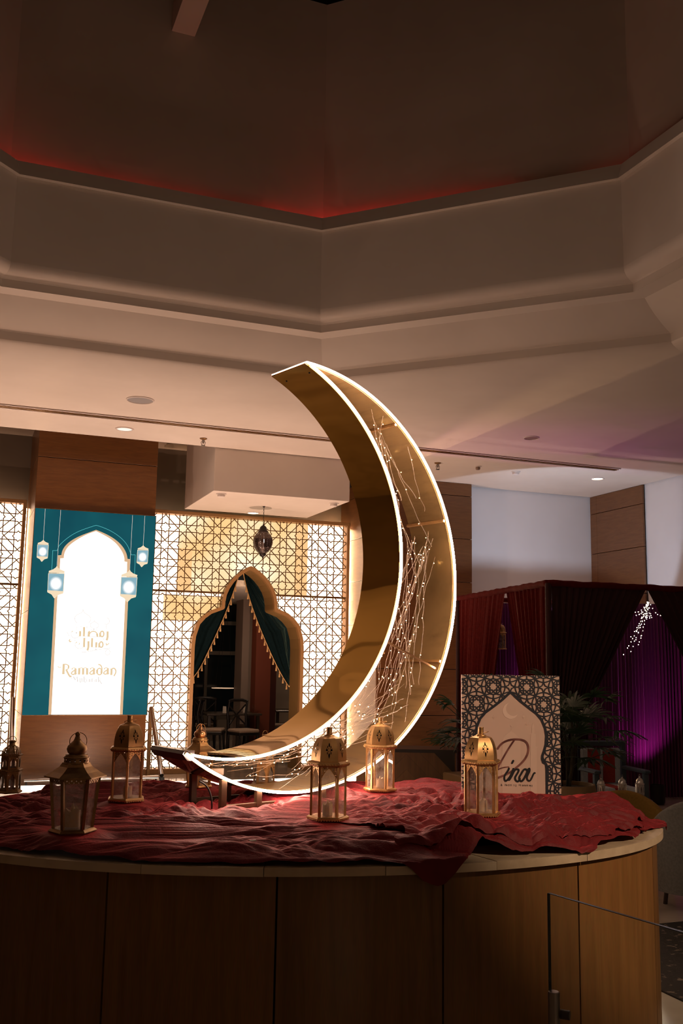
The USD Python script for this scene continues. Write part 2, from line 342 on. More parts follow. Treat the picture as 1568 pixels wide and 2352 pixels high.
struct('trim_4', bx(1.58, 1.81, 1.7, OC[1] + K * 4.36 * math.cos(PI / 8), 7.82, 8.12), 'plaster_dome', label='plaster beam crossing the dome')

struct('wall_left', bx(X0 - .1, X0, Y0, 21, 0, ZR), 'wall_dim')
struct('wall_front', bx(X0, X1, Y0 - .1, Y0, 0, ZR), 'wall_dim', label='wall behind the photographer')
struct('wall_right', bx(X1 + .04, X1 + .14, Y0, 14.3, 0, ZR), 'wall_white', label='white wall right of the wooden pilaster')
struct('wall_back_right', bx(7.6, X1 + .14, 14.13, 14.25, 0, ZR), 'wall_white', label='white wall above the draped pavilion')
bw = sbox(X0, 0, 6.2, ZR + .4).difference(sbox(3.40, 0, 5.22, 3.22))
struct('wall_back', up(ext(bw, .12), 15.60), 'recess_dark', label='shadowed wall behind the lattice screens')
struct('ceiling_recess', bx(X0, 6.2, 12.9, 15.6, ZR, ZR + .1), 'recess', label='raised ceiling strip above the lattice screens')
struct('ceiling_bulkhead', bx(3.18, 5.19, 13.0, 14.84, 3.993, ZR, .004), 'plaster', label='boxed plaster bulkhead in front of the lattice screen')

# wood-panelled columns: a dark core with panels that leave thin joints
def column(name, x0, x1, yf, yb, zs, m, label, sides, ms='wood_col'):
    c = thing(name, label, 'column', kind='structure', base=((x0 + x1) / 2, (yf + yb) / 2, 0))
    part(c, 'core', bx(x0 + .02, x1 - .02, yf + .02, yb, 0, zs[-1]), 'gap')
    for z0, z1 in zip(zs[:-1], zs[1:]):
        part(c, 'panel', bx(x0, x1, yf, yf + .019, z0 + .004, z1 - .004, .002), m)
    for z0, z1 in zip(zs[:-1], zs[1:]):
        if 'l' in sides: part(c, 'panel', bx(x0 - .0005, x0 + .019, yf + .022, yb, z0 + .004, z1 - .004, .002), ms)
        if 'r' in sides: part(c, 'panel', bx(x1 - .019, x1 + .0005, yf + .022, yb, z0 + .004, z1 - .004, .002), ms)
    return c
column('column', .91, 2.56, 13.9, 15.45, [0, .93, 2.32, 3.71, 4.438, ZR], 'wood_col', 'wood-panelled column that carries the lit teal sign', 'lr')
column('column', 6.03, 7.69, 13.9, 15.6, [0, .90, 1.61, 2.30, 2.99, 3.69, 4.39, ZS], 'wood_pil', 'broad wood-panelled column behind the glowing crescent', 'lr')
pl = thing('pilaster', 'wood-panelled pilaster on the right of the white wall', 'column', kind='structure', base=(X1, 13.4, 0))
zs = [0, .75, 1.45, 2.15, 2.85, 3.60, 4.29, ZS - .002]
part(pl, 'core', bx(X1 + .012, X1 + .045, 12.72, 14.09, 0, ZS - .002), 'gap')
for z0, z1 in zip(zs[:-1], zs[1:]):
    part(pl, 'panel', bx(X1 - .02, X1 + .014, 12.70, 13.92, z0 + .004, z1 - .004, .003), 'wood_pil')
    part(pl, 'panel', bx(X1 - .02, X1 + .014, 13.925, 14.10, z0 + .004, z1 - .004, .003), 'wood_pil')

# ------------------------------------------------------------------ red light strip in the ledge
led = thing('led_strip', 'red light strip glowing behind the plaster ledge of the dome', 'light strip', base=(OC[0], OC[1], EYE + K * 4.8))
o = np.array(octo(K * 4.31, EYE + K * 4.775))
for (ka, kb, t0, t1, s) in ((7, 0, .0, .16, 5.), (7, 0, .16, .42, 3.2), (7, 0, .42, .62, 2.6), (7, 0, .62, .80, 1.4), (7, 0, .80, 1., 6.), (0, 1, 0, .22, 6.), (0, 1, .22, .50, 4.0), (0, 1, .50, .66, 2.0), (0, 1, .86, 1., 1.0), (6, 7, .62, 1., 3.), (1, 2, 0, .2, .8)):
    nm = 'red_led_%02d' % int(s * 10)
    if nm not in MT: MT[nm] = glow(nm, (1., .06, .05), 1.0 * s)
    part(led, 'light_tube', cyl(o[ka] * (1 - t0) + o[kb] * t0, o[ka] * (1 - t1) + o[kb] * t1, .012, 6), nm)

# ------------------------------------------------------------------ fittings on the ceilings
def downlight(x, y, z, r, label, m='lamp_dim', power=0):
    t = thing('downlight', label, 'ceiling light', (x, y, z))
    part(t, 'rim', lathe([(r * .80, -.004), (r * .84, -.012), (r, -.010), (r * 1.02, 0.), (r * .80, 0.)], 40), 'white_trim', 40)
    part(t, 'lens', lathe([(0, -.006), (r * .5, -.0065), (r * .81, -.005), (r * .81, 0), (0, 0)], 40), m, 40)
    if power:
        d = UsdLux.DiskLight.Define(stage, t + '/lamp'); d.CreateRadiusAttr(r * .75); d.CreateIntensityAttr(power); d.CreateColorAttr((1., .72, .50)); d.AddTranslateOp().Set(Gf.Vec3d(0, 0, -.03))
    return t
downlight(1.847, 12.42, ZS, .115, 'round white downlight on the ceiling left of the bulkhead, behind the long slot')
downlight(9.19, 12.585, ZS, .105, 'lit round downlight at the right end of the ceiling near the pilaster', 'lamp')
downlight(4.24, 14.70, 3.993, .105, 'bright round downlight under the boxed bulkhead beside the hanging lantern', 'lamp', 9.)
def speaker(x, y, r, label, m):
    t = thing('ceiling_speaker', label, 'speaker', (x, y, ZS))
    part(t, 'rim', lathe([(r * .9, -.004), (r * .94, -.014), (r, -.010), (r * 1.02, 0.)], 44), 'white_trim', 40)
    part(t, 'grille', lathe([(0, -.010), (r * .6, -.010), (r * .91, -.006), (r * .91, 0), (0, 0)], 44), m, 40)
speaker(1.779, 10.9, .155, 'round grey speaker grille on the ceiling at the left', 'grille')
speaker(6.753, 10.624, .10, 'small round brown speaker grille on the ceiling at the right', 'grille_brown')
def sprinkler(x, y, label):
    t = thing('sprinkler', label, 'sprinkler', (x, y, ZS))
    part(t, 'rosette', lathe([(0, -.022), (.025, -.02), (.048, -.008), (.05, 0), (0, 0)], 24), 'gold_dark', 40)
    part(t, 'body', lathe([(0, -.07), (.014, -.068), (.016, -.02), (0, -.015)], 16), 'steel', 40)
    part(t, 'arm', cat([tube([(s * .012, 0, -.03), (s * .03, 0, -.055), (s * .022, 0, -.085), (0, 0, -.095)], .004, 6) for s in (-1, 1)]), 'steel', True)
    part(t, 'deflector', lathe([(0, -.104), (.026, -.102), (.028, -.096), (0, -.094)], 20), 'steel', 40)
sprinkler(2.898, 12.52, 'brass sprinkler head on the ceiling left of the bulkhead')
sprinkler(6.408, 12.595, 'brass sprinkler head on the ceiling just right of the crescent')
def detector(x, y, z, label, r=.052, m='white_trim'):
    t = thing('smoke_detector', label, 'smoke detector', (x, y, z))
    part(t, 'base', lathe([(0, -.014), (r * 1.15, -.012), (r * 1.2, 0), (0, 0)], 28), 'white_trim', 40)
    part(t, 'body', lathe([(0, -.055), (r * .6, -.054), (r * .82, -.044), (r * .86, -.02), (r * .8, -.012)], 28), m, 40)
detector(7.056, 12.563, ZS, 'small brown-capped detector on the ceiling between sprinkler and pilaster', .040, 'grille_brown')
detector(7.765, 12.662, ZS, 'larger round detector on the ceiling left of the lit downlight', .060)
detector(3.337, 13.19, 3.993, 'smoke detector at the left front corner under the bulkhead', .062)
detector(5.038, 13.24, 3.993, 'smoke detector at the right front corner under the bulkhead', .062)
sl = thing('slot_diffuser', 'long linear slot diffuser running across the ceiling', 'air vent', base=(2., 11.855, ZS))
part(sl, 'frame', bx(X0 + .02, 9.014, 11.76, 11.95, ZS - .004, ZS), 'grille_brown')
for k, y in enumerate((11.765, 11.815, 11.865, 11.915)):
    part(sl, 'blade', bx(X0 + .02, 9.014, y, y + .022, ZS - .016, ZS - .004), 'white_trim' if k in (0, 3) else 'gold_dark')

# ================================================================== THE LIT LATTICE SCREENS
CELL = .274
def lattice(x0, x1, z0, z1, ox, oz, w=.0112):
    """eight-pointed stars on a square net, linked by straight bars; every second star is crossed by diagonals"""
    c = CELL; h = .2 * c; t = h * math.sqrt(2); k = t - h; L = []
    i0, i1 = math.floor((x0 - ox) / c) - 1, math.ceil((x1 - ox) / c) + 1; j0, j1 = math.floor((z0 - oz) / c) - 1, math.ceil((z1 - oz) / c) + 1
    for i in range(i0, i1 + 1):
        for s in (-1, 1):
            p = []
            for j in range(j0, j1 + 1):
                X, Z = ox + i * c, oz + j * c; p += [(X + s * h, Z - k), (X + s * t, Z), (X + s * h, Z + k)]
            L.append(p)
    for j in range(j0, j1 + 1):
        for s in (-1, 1):
            p = []
            for i in range(i0, i1 + 1):
                X, Z = ox + i * c, oz + j * c; p += [(X - k, Z + s * h), (X, Z + s * t), (X + k, Z + s * h)]
            L.append(p)
    for i in range(i0, i1 + 1):
        for j in range(j0, j1 + 1):
            if (i + j) % 2:
                X, Z = ox + i * c, oz + j * c
                for sx in (-1, 1):
                    L += [[(X + sx * t, Z), (X + sx * c, Z + c - t)], [(X, Z + t), (X + sx * (c - t), Z + c)]]
    return unary_union([LineString(p).buffer(w / 2, cap_style=2, join_style=2) for p in L]).intersection(sbox(x0, z0, x1, z1))

AX = 4.31
half = [(.91, 0), (.91, 1.9), (.895, 2.06), (.835, 2.26), (.74, 2.37), (.635, 2.45), (.53, 2.49), (.455, 2.52), (.452, 2.60), (.43, 2.72), (.385, 2.83), (.32, 2.93), (.24, 3.02), (.15, 3.095), (.06, 3.15), (0, 3.175)]
arch_o = Polygon([(AX + a, b) for a, b in half] + [(AX - a, b) for a, b in half[::-1][1:]])
arch_i = Polygon(arch_o.buffer(-.052, join_style=1)).intersection(sbox(0, .0, 9, 9)).union(sbox(AX - .858, 0, AX + .858, .3))
def screen(name, label, x0, x1, ox, arch, oz=3.714):
    s = thing(name, label, 'screen', base=((x0 + x1) / 2, 15.05, 0)); y = 15.0; zb, zm, zt = .075, 2.735, 3.925
    part(s, 'frame', bx(x0, x1, y - .05, y + .12, zt, 3.978, .003), 'frame')
    part(s, 'frame', bx(x1 - .045, x1, y - .05, y + .12, 0, zt, .003), 'frame')
    part(s, 'frame', bx(x0, x0 + .045, y - .05, y + .12, 0, zt, .003), 'frame')
    low = [(x0 + .045, x1 - .045)] if not arch else [(x0 + .045, AX - .91), (AX + .91, x1 - .045)]
    for a, b in low: part(s, 'frame', bx(a, b, y - .05, y + .12, 0, zb, .003), 'frame')
    mids = low if not arch else [(x0 + .045, AX - .425), (AX + .425, x1 - .045)]
    for a, b in mids: part(s, 'rail', bx(a, b, y - .012, y + .02, zm - .014, zm + .014), 'lattice')
    cut = arch_o.buffer(-.01) if arch else Polygon()
    for za, zc in ((zm + .01, zt + .005), (zb - .005, zm - .01)):
        part(s, 'lattice', up(ext(lattice(x0 + .03, x1 - .03, za, zc, ox, oz).difference(cut), .014), y + .014), 'lattice')
    return s, cut
ls, cut = screen('lattice_screen', 'large backlit lattice screen with star pattern and an arched doorway', 2.60, 5.985, 2.93, True)
U, Lo = sbox(2.63, 2.735, 5.96, 3.95).difference(cut), sbox(2.63, .02, 5.96, 2.735).difference(cut)
wz = [(U, sbox(2.6, 2.7, 3.17, 4), 'screen'), (U, sbox(3.17, 2.7, 3.40, 3.42), 'cream_deep'), (U, sbox(3.17, 3.42, 3.40, 4).union(sbox(3.40, 2.7, 5.10, 4)), 'cream'), (U, sbox(5.10, 2.7, 5.32, 4), 'cream_deep'), (U, sbox(5.32, 2.7, 6.1, 4), 'screen'),
      (Lo, sbox(2.98, 2.30, 4.1, 2.68), 'cream'), (Lo, sbox(2.6, 0, 4.2, 2.74).difference(sbox(2.98, 2.30, 4.1, 2.68)), 'screen'), (Lo, sbox(4.2, 0, 6.1, 2.74), 'screen')]
for reg, b, m in wz:
    g = reg.intersection(b)
    if not g.is_empty: part(ls, 'light_panel', up(ext(g, .01), 15.16), m, label='bright white light panel' if m == 'screen' else 'dimmer cream light panel')
part(ls, 'arch_frame', up(ext(arch_o.difference(arch_i), .09), 15.04), 'frame')
part(ls, 'arch_reveal', up(ext(arch_i.buffer(.02).difference(arch_i).intersection(sbox(0, .001, 9, 9)), .44), 15.475), 'reveal')
ls2, _ = screen('lattice_screen', 'narrow backlit lattice screen at the left of the teal sign', -1.5, .863, .50, False)
part(ls2, 'light_panel', up(ext(sbox(-1.47, .02, .83, 3.95), .01), 15.16), 'screen')

gs = thing('led_strip', 'added hidden fill strip in the gap left of the wooden column', 'light strip', base=(.885, 15.3, 0))  # unseen strip added to brighten the column's left side
part(gs, 'light_tube', cyl((.885, 15.3, .1), (.885, 15.3, 3.9), .008, 6), glow('gap_fill_glow', (1., .60, .30), 50.))
gs = thing('led_strip', 'added hidden fill strip in the gap left of the broad column', 'light strip', base=(6.006, 15.25, 0))  # added glow, out of sight, for the broad column's left face
part(gs, 'light_tube', cyl((6.006, 15.25, .1), (6.006, 15.25, 3.9), .008, 6), glow('gap_fill_glow_right', (1., .60, .30), 420.))
# glowing strip added in place of the brightly lit floor before the screens
kb = thing('light_kerb', 'low glowing strip added for the lit floor before the lattice screens', 'light strip', base=(3.5, 13.32, 0))
part(kb, 'base', bx(.1, 6.9, 13.25, 13.45, 0, .02), 'white_trim'); part(kb, 'diffuser', bx(.1, 6.9, 13.20, 13.44, .02, .075, .006), 'floor_strip_glow')

# chrome handrails before the column
def handrail(x, top, bot, label, lean=0.):
    t = thing('handrail', label, 'handrail', base=(x, bot[0], 0))
    part(t, 'rail', cyl((x + lean, top[0], top[1]), (x, bot[0], bot[1]), .032, 16), 'chrome', 40)
    part(t, 'post', bx(x - .03, x + .02, top[0] - .02, top[0] + .03, 0, top[1] - .02, .004), 'gold_dark')
    part(t, 'foot_post', bx(x - .03, x + .03, bot[0] - .03, bot[0] + .03, 0, bot[1] - .02, .004), 'black_metal')
    return t
handrail(2.76, (14.6, .985), (13.62, .135), 'sloping chrome handrail at the right foot of the wooden column')
handrail(.80, (14.2, 1.14), (13.5, .16), 'sloping chrome handrail at the left foot of the wooden column')
t = thing('floor_rail', 'low horizontal chrome rail running along the foot of the column', 'handrail', base=(1.84, 13.56, 0))
for a, b in ((.97, 1.83), (1.85, 2.70)):
    part(t, 'tube', cyl((a, 13.56, .12), (b, 13.56, .12), .026, 14), 'chrome', 40)
for x in (1.0, 1.84, 2.67): part(t, 'foot', cyl((x, 13.56, .0), (x, 13.56, .10), .012, 10), 'black_metal', 40)
MT['pendant_metal'] = plain('pendant_metal', (.10, .075, .065), .25, .85)
for kk in range(4): MT['print_glow_%d' % kk] = glow('print_glow_%d' % kk, tuple(a * (1 - (kk + 1) / 4) + b * (kk + 1) / 4 for a, b in zip((.30, .52, .62), (1., .97, .95))), .78 + .13 * kk)
# ================================================================== THE TEAL SIGN ON THE COLUMN
def homography(src, dst):
    a = []
    for (x, y), (u, v) in zip(src, dst): a += [[x, y, 1, 0, 0, 0, -u * x, -u * y, -u], [0, 0, 0, x, y, 1, -v * x, -v * y, -v]]
    h = np.linalg.svd(np.array(a, float))[2][-1].reshape(3, 3)
    def f(p):
        q = np.c_[np.asarray(p, float).reshape(-1, 2), np.ones(len(np.asarray(p).reshape(-1, 2)))] @ h.T
        return q[:, :2] / q[:, 2:]
    return f
SW, SH = 1.65, 2.775
bd = homography([(295, 172), (1325, 247), (200, 1945), (1268, 1948)], [(0, SH), (SW, SH), (0, 0), (SW, 0)])     # sketch units -> metres on the panel
tx = lambda p: bd([((140 + x / 10.453) * 3.7333, (1380 + y / 10.453 - 1120) * 3.7333) for x, y in p])
SU = SH / 1740.; TU = SU * 3.7333 / 10.453
sg = thing('illuminated_sign', 'teal illuminated sign with a white arch, printed lanterns and gold Ramadan Mubarak lettering', 'sign', (.912, 13.895, .932))
part(sg, 'panel', bx(0, SW, -.05, 0, 0, SH, .004), 'teal_print')
part(sg, 'edge_strip', cat([bx(-.006, .002, -.052, .0, 0, SH), bx(-.006, SW + .004, -.052, 0, -.008, 0), bx(SW - .002, SW + .004, -.052, 0, 0, SH), bx(-.006, SW + .004, -.052, 0, SH, SH + .006)]), 'gold_dark')
def pr(name, g, m, lay, parent=sg):
    return part(parent, name, up(ext(g, .0012), -.0505 - .0013 * lay), m)
outl = bd([(441, 740), (447, 537), (486, 537), (500, 497), (560, 440), (650, 382), (740, 346), (815, 322), (900, 352), (990, 402), (1060, 464), (1105, 545), (1119, 577), (1152, 577), (1147, 750)])
sm = lambda p, i, j, k: np.vstack([p[:i], spline(p[i:j + 1], 24), spline(p[j:k + 1], 24)[1:], p[k + 1:]])      # smooths the two flanks of the arch (points i..j, j..k)
outl = sm(outl, 3, 7, 11); pr('arch_outline', stroke(outl, .007, 2), 'teal_line', 0)
fo = Polygon(sm(bd([(425, 1942), (466, 960), (487, 700), (493, 578), (522, 575), (552, 500), (612, 448), (700, 404), (815, 361), (930, 413), (1010, 470), (1064, 538), (1086, 610), (1107, 613), (1107, 700), (1095, 990), (1060, 1945)]), 4, 8, 12))
wi = Polygon(sm(bd([(450, 1942), (490, 960), (508, 700), (513, 603), (543, 601), (547, 562), (572, 512), (628, 462), (704, 416), (815, 372), (918, 426), (984, 476), (1030, 534), (1056, 590), (1059, 632), (1084, 637), (1083, 700), (1070, 990), (1036, 1945)]), 4, 9, 14))
pr('arch_frame', fo, 'sign_gold', 0); pr('arch_face', wi, 'sign_white', 1)
def printed_lantern(dx, dy, s, px, py, cord):
    q = lambda p: bd([(px + dx0 * s, py + dy0 * s) for dx0, dy0 in p])
    pr('cord', stroke(bd([cord, (px, py)]), .0065, 2), 'print_cord', 2)
    l = pr('printed_lantern', Polygon(q([(-49, 46), (44, 48), (38, 152), (-53, 146)])), 'print_glass', 2)
    for kk, gr in enumerate((1.12, .98, .84, .70)): pr('glow', Polygon(q([(-5 + 34 * gr * math.cos(a), 106 + 38 * gr * math.sin(a)) for a in np.linspace(0, 2 * PI, 25)[:-1]])), 'print_glow_%d' % kk, 3 + .2 * kk, l)
    pr('cap', Polygon(q([(0, 0), (5, 12), (20, 24), (45, 34), (43, 46), (-48, 42), (-47, 31), (-22, 22), (-6, 11)])), 'sign_gold2', 3, l)
    pr('base', Polygon(q([(-56, 146), (40, 152), (37, 164), (10, 172), (-10, 192), (-15, 192), (-30, 170), (-54, 157)])), 'sign_gold2', 3, l)
    pr('frame', Polygon(q([(-49, 46), (44, 48), (38, 152), (-53, 146)])).exterior.buffer(.003), 'sign_gold2', 3, l)
for a in ((0, 0, 1, 367, 440, (380, 180)), (0, 0, 1, 1219, 490, (1230, 243)), (0, 0, 1.46, 485, 665, (512, 190)), (0, 0, 1.46, 1106, 700, (1125, 237))): printed_lantern(*a)
S = lambda p, w: stroke(tx(p), (w * 1.22 if w > 12 else w) * TU, 2)
dotp = lambda x, y, r: Point(*tx([(x, y)])[0]).buffer(r * TU)
ring = lambda x, y, rx, ry, w: S([(x + rx * math.cos(a), y + ry * math.sin(a)) for a in np.linspace(0, 2 * PI, 30)], w)
grey = [S(spline(p, 24), 9) for p in ([(530, 205), (560, 270), (640, 330), (710, 410), (700, 480), (660, 530)], [(530, 205), (500, 270), (400, 320), (335, 390), (340, 460), (390, 520)], [(805, 475), (830, 505), (900, 560), (890, 620), (850, 650)], [(805, 475), (775, 505), (705, 560), (720, 620), (755, 650)],
        [(1090, 400), (1150, 440), (1165, 490), (1130, 545), (1050, 550)], [(440, 840), (380, 880), (310, 880), (255, 820), (250, 760), (290, 720)], [(540, 1100), (450, 1140), (380, 1110), (345, 1040), (385, 985)], [(510, 1220), (700, 1205), (900, 1165), (1060, 1150), (1150, 1160), (1185, 1220), (1130, 1305), (1075, 1260), (1130, 1150), (1200, 1120)])]
grey += [S([(350, 550), (352, 580)], 7), S([(390, 610), (375, 680)], 7), S([(470, 605), (485, 622), (508, 600)], 8), S([(625, 605), (628, 655)], 9), S([(1095, 560), (1078, 630), (1095, 665)], 9), S([(150, 740), (180, 790), (205, 840)], 8), S([(690, 852), (930, 860)], 8), S([(570, 845), (660, 850)], 8), S([(770, 1108), (1010, 1114)], 8),
         dotp(790, 675, 18), dotp(375, 760, 18), dotp(845, 1160, 18), dotp(735, 688, 9), dotp(860, 693, 9), dotp(345, 935, 9), dotp(1030, 913, 11), dotp(530, 212, 10), dotp(805, 478, 9)]
pr('fine_drawing', unary_union(grey), 'sign_grey', 2)
ar = [S(p, w) for p, w in (([(1122, 730), (1121, 860), (1112, 915), (1095, 942)], 38), ([(668, 728), (690, 745)], 34), ([(676, 735), (668, 852)], 40), ([(560, 622), (555, 846)], 36), ([(466, 718), (462, 845)], 36), ([(567, 882), (562, 1104)], 36), ([(668, 965), (664, 1110), (650, 1165), (640, 1182)], 36), ([(754, 888), (750, 1106)], 36), ([(856, 988), (850, 1112)], 34),
      ([(1085, 1010), (1100, 1060), (1160, 1015)], 14), ([(222, 915), (205, 950), (225, 972), (255, 962)], 18), ([(462, 1000), (440, 1042)], 12), ([(265, 735), (290, 715)], 14), ([(365, 1000), (392, 980)], 14))]
ar += [S(spline([(690, 850), (705, 765), (770, 726), (838, 745), (878, 800), (888, 856)], 30), 18), S([(868, 780), (880, 856)], 34), ring(990, 790, 42, 66, 24), S([(940, 760), (938, 860)], 30), ring(972, 1045, 42, 66, 24), S([(922, 1010), (920, 1112)], 30)]
pr('arabic_lettering', unary_union(ar), 'sign_text', 2)
def let_a(dx): return [S([(365 + dx, 1615), (364 + dx, 1735), (385 + dx, 1752)], 38), S(spline([(350 + dx, 1662), (290 + dx, 1695), (268 + dx, 1735), (300 + dx, 1755), (345 + dx, 1735)], 20), 20), S(spline([(280 + dx, 1622), (325 + dx, 1598), (372 + dx, 1622)], 12), 12), dotp(283 + dx, 1625, 14)]
ra = [S([(82, 1518), (76, 1750)], 42), S(spline([(60, 1518), (150, 1518), (206, 1560), (186, 1622), (135, 1640)], 24), 16), S(spline([(185, 1540), (200, 1570), (185, 1610)], 10), 26), S([(140, 1638), (205, 1765), (235, 1806), (270, 1806)], 30), S(spline([(-60, 1560), (-20, 1588), (22, 1580)], 12), 12)]
ra += let_a(0) + let_a(440) + let_a(772)
ra += [S(spline(p, 12), w) for p, w in (([(455, 1605), (452, 1690), (450, 1760)], 38), ([(545, 1612), (546, 1690), (545, 1762)], 38), ([(640, 1612), (642, 1690), (640, 1764)], 38), ([(462, 1620), (505, 1598), (548, 1622)], 12), ([(552, 1620), (600, 1598), (642, 1622)], 12), ([(1226, 1620), (1224, 1700), (1220, 1778)], 38), ([(1230, 1640), (1290, 1618), (1330, 1680), (1315, 1750), (1285, 1802)], 22), ([(905, 1525), (955, 1535), (992, 1600), (990, 1700)], 20))]
ra += [ring(938, 1692, 62, 76, 20), S([(882, 1650), (880, 1735)], 34), S([(990, 1620), (985, 1740)], 34)]
pr('ramadan_lettering', unary_union(ra), 'sign_text', 2)
def sm_a(dx): return [S([(706 + dx, 1872), (708 + dx, 1942)], 16), S(spline([(695 + dx, 1893), (662 + dx, 1915), (690 + dx, 1940)], 10), 9)]
mu = [S([(315, 1810), (365, 1890)], 20), S([(365, 1890), (402, 1815)], 6), S([(402, 1812), (420, 1934)], 18), S([(470, 1850), (472, 1936), (505, 1938)], 14), S([(520, 1850), (526, 1942)], 16), S([(570, 1810), (572, 1938)], 16), S(spline([(576, 1868), (622, 1878), (628, 1920), (580, 1940)], 16), 11), S([(760, 1860), (762, 1942)], 16), S([(768, 1875), (795, 1862)], 10), S([(916, 1820), (916, 1946)], 16), S([(975, 1858), (938, 1905)], 9), S([(940, 1900), (975, 1965), (1002, 1984)], 14), dotp(278, 1845, 10)] + sm_a(0) + sm_a(155)
pr('mubarak_lettering', unary_union(mu), 'sign_grey', 2)

# ================================================================== HANGING LANTERN BEFORE THE SCREEN
def wrap(g, fn, du, dv):
    """a flat sheet (u, v) with holes laid onto a curved surface fn(u, v)"""
    x0, y0, x1, y1 = g.bounds; V, Fc, n = [], [], 0
    for a in np.arange(x0, x1 - 1e-9, du):
        for b in np.arange(y0, y1 - 1e-9, dv):
            for q in polys(g.intersection(sbox(a, b, a + du, b + dv))):
                v, f = trimesh.creation.triangulate_polygon(q, engine='earcut')
                V.append(np.array([fn(*p) for p in v])); Fc.append(np.asarray(f) + n); n += len(v)
    return trimesh.Trimesh(np.vstack(V), np.vstack(Fc), process=True)
pend = thing('hanging_lantern', 'pierced dark metal oval lantern on a chain before the lattice screen', 'hanging lamp', (4.205, 14.0, 3.20))
zz = 3.993 - 3.20
part(pend, 'ceiling_hook', lathe([(0, zz - .02), (.012, zz - .018), (.022, zz), (0, zz)], 16), 'black_metal', 40)
ch = []
for k in range(11):
    a = np.linspace(0, 2 * PI, 13); L = [(.007 * math.cos(q), 0, .016 * math.sin(q)) for q in a]
    ch.append(T(Rz(tube(L, .0022, 5, False), k * PI / 2), 0, 0, zz - .03 - k * .0252))
part(pend, 'chain', cat(ch), 'black_metal', True)
part(pend, 'cap', lathe([(.076, .405), (.078, .412), (.058, .43), (.050, .47), (.030, .495), (.012, .503), (.008, .52), (0, .522)], 28), 'black_metal', 40)
hp = np.array([(.052, .075), (.088, .105), (.128, .165), (.150, .235), (.146, .295), (.118, .355), (.080, .402), (.068, .412)])
hb = sbox(0, .075, 2 * PI, .412); ho = []
for k in range(16):
    a = (k + .5) * 2 * PI / 16
    for z in np.arange(.10, .40, .028 if k % 2 == 0 else .016):
        e = affinity.scale(Point(a, z).buffer(.0085 if k % 2 == 0 else .0048, quad_segs=2), 1 / max(np.interp(z, hp[:, 1], hp[:, 0]), .04), 1); ho.append(e)
ho += [affinity.scale(Point(a, z).buffer(.004, quad_segs=2), 1 / .09, 1) for z in (.092, .388) for a in np.arange(.1, 6.2, .13)]
part(pend, 'body', wrap(hb.difference(unary_union(ho)), lambda u, v: (np.interp(v, hp[:, 1], hp[:, 0]) * math.cos(u), np.interp(v, hp[:, 1], hp[:, 0]) * math.sin(u), v), 2 * PI / 32, .016), 'pendant_metal')
part(pend, 'lower_cap', lathe([(0, 0), (.006, .003), (.007, .025), (.028, .035), (.045, .050), (.054, .078), (.05, .078)], 28), 'black_metal', 40)
part(pend, 'light_bulb', T(trimesh.creation.icosphere(2, .03), 0, 0, .27), glow('pendant_bulb', (1, .84, .74), 30.), True)

# ================================================================== TEAL CURTAINS IN THE ARCHWAY
cl = np.array([(4.279, 3.14), (4.186, 2.819), (4.066, 2.465), (3.924, 2.115), (3.772, 1.769), (3.598, 1.45), (3.44, 1.30)])
crr = np.array([(4.327, 3.14), (4.431, 2.758), (4.591, 2.342), (4.774, 1.95), (4.956, 1.603), (5.214, 1.222), (5.24, 1.19)])
def swag(name, edge, side, label):
    E = spline(edge, 60); n = 46; P = np.zeros((60, n, 3))
    for i, (x, z) in enumerate(E):
        t = i / 59; xo = AX + side * (.06 + .97 * min(1, t * 1.9)) if t < .5 else AX + side * 1.03
        xo = min(xo, x) if side < 0 else max(xo, x)
        zo = z + (.15 + .45 * t) * abs(xo - x)
        for j in range(n):
            s = j / (n - 1); f = .010 * math.sin(s * 21 + 1.5 * t) * (.4 + .6 * t) + .004 * math.sin(s * 53)
            P[i, j] = (x + (xo - x) * s, 15.50 + f * 1.6 + .01 * math.sin(3 * t), z + (zo - z) * s ** 1.2)
    c = thing(name, label, 'curtain', base=(AX + side * .5, 15.5, 1.2))
    sh = grid(P); b = T(grid(P[:, ::-1]), 0, .006, 0)
    part(c, 'cloth', cat([sh, b]), 'teal_cloth', True)
    part(c, 'braid', tube(np.c_[E[:, 0], np.full(60, 15.488), E[:, 1]], .008, 6), 'tassel', True)
    seg = np.r_[0, np.cumsum(np.hypot(*np.diff(E, axis=0).T))]
    for d in np.arange(.25, seg[-1] - .03, .115):
        x, z = np.interp(d, seg, E[:, 0]), np.interp(d, seg, E[:, 1])
        part(c, 'tassel', T(lathe([(0, -.105), (.017, -.103), (.013, -.06), (.0075, -.032), (.011, -.02), (.006, -.004), (0, 0)], 8), x, 15.482, z), 'tassel', True)
swag('curtain', cl, -1, 'left dark teal curtain with gold tassels in the archway')
swag('curtain', crr, 1, 'right dark teal curtain with gold tassels in the archway')

# ================================================================== DINING ROOM BEHIND THE ARCH
struct('wall_dining', bx(2.4, 8.2, 20.9, 21.0, 0, 3.0), 'recess', label='back wall of the dining room')
struct('wall_dining_left', bx(2.3, 2.4, 15.62, 21, 0, 3.0), 'recess'); struct('wall_dining_right', bx(8.2, 8.3, 15.62, 21, 0, 3.0), 'recess')
struct('ceiling_dining', bx(2.3, 8.3, 15.62, 21, 2.9, 3.0), 'plaster', label='low ceiling of the dining room')
w = thing('window_2', 'dark window of the dining room with plain bars', 'window', kind='structure', base=(4.7, 20.5, 0))
part(w, 'pane', bx(3.6, 5.63, 20.46, 20.47, .5, 2.88), 'window_dark')
for x in (3.9, 4.97): part(w, 'mullion', bx(x - .03, x + .03, 20.40, 20.46, .5, 2.88), 'mullion')
for z in (.5, 1.84, 2.47): part(w, 'transom', bx(3.6, 5.63, 20.39, 20.46, z - .04, z + .04), 'mullion')
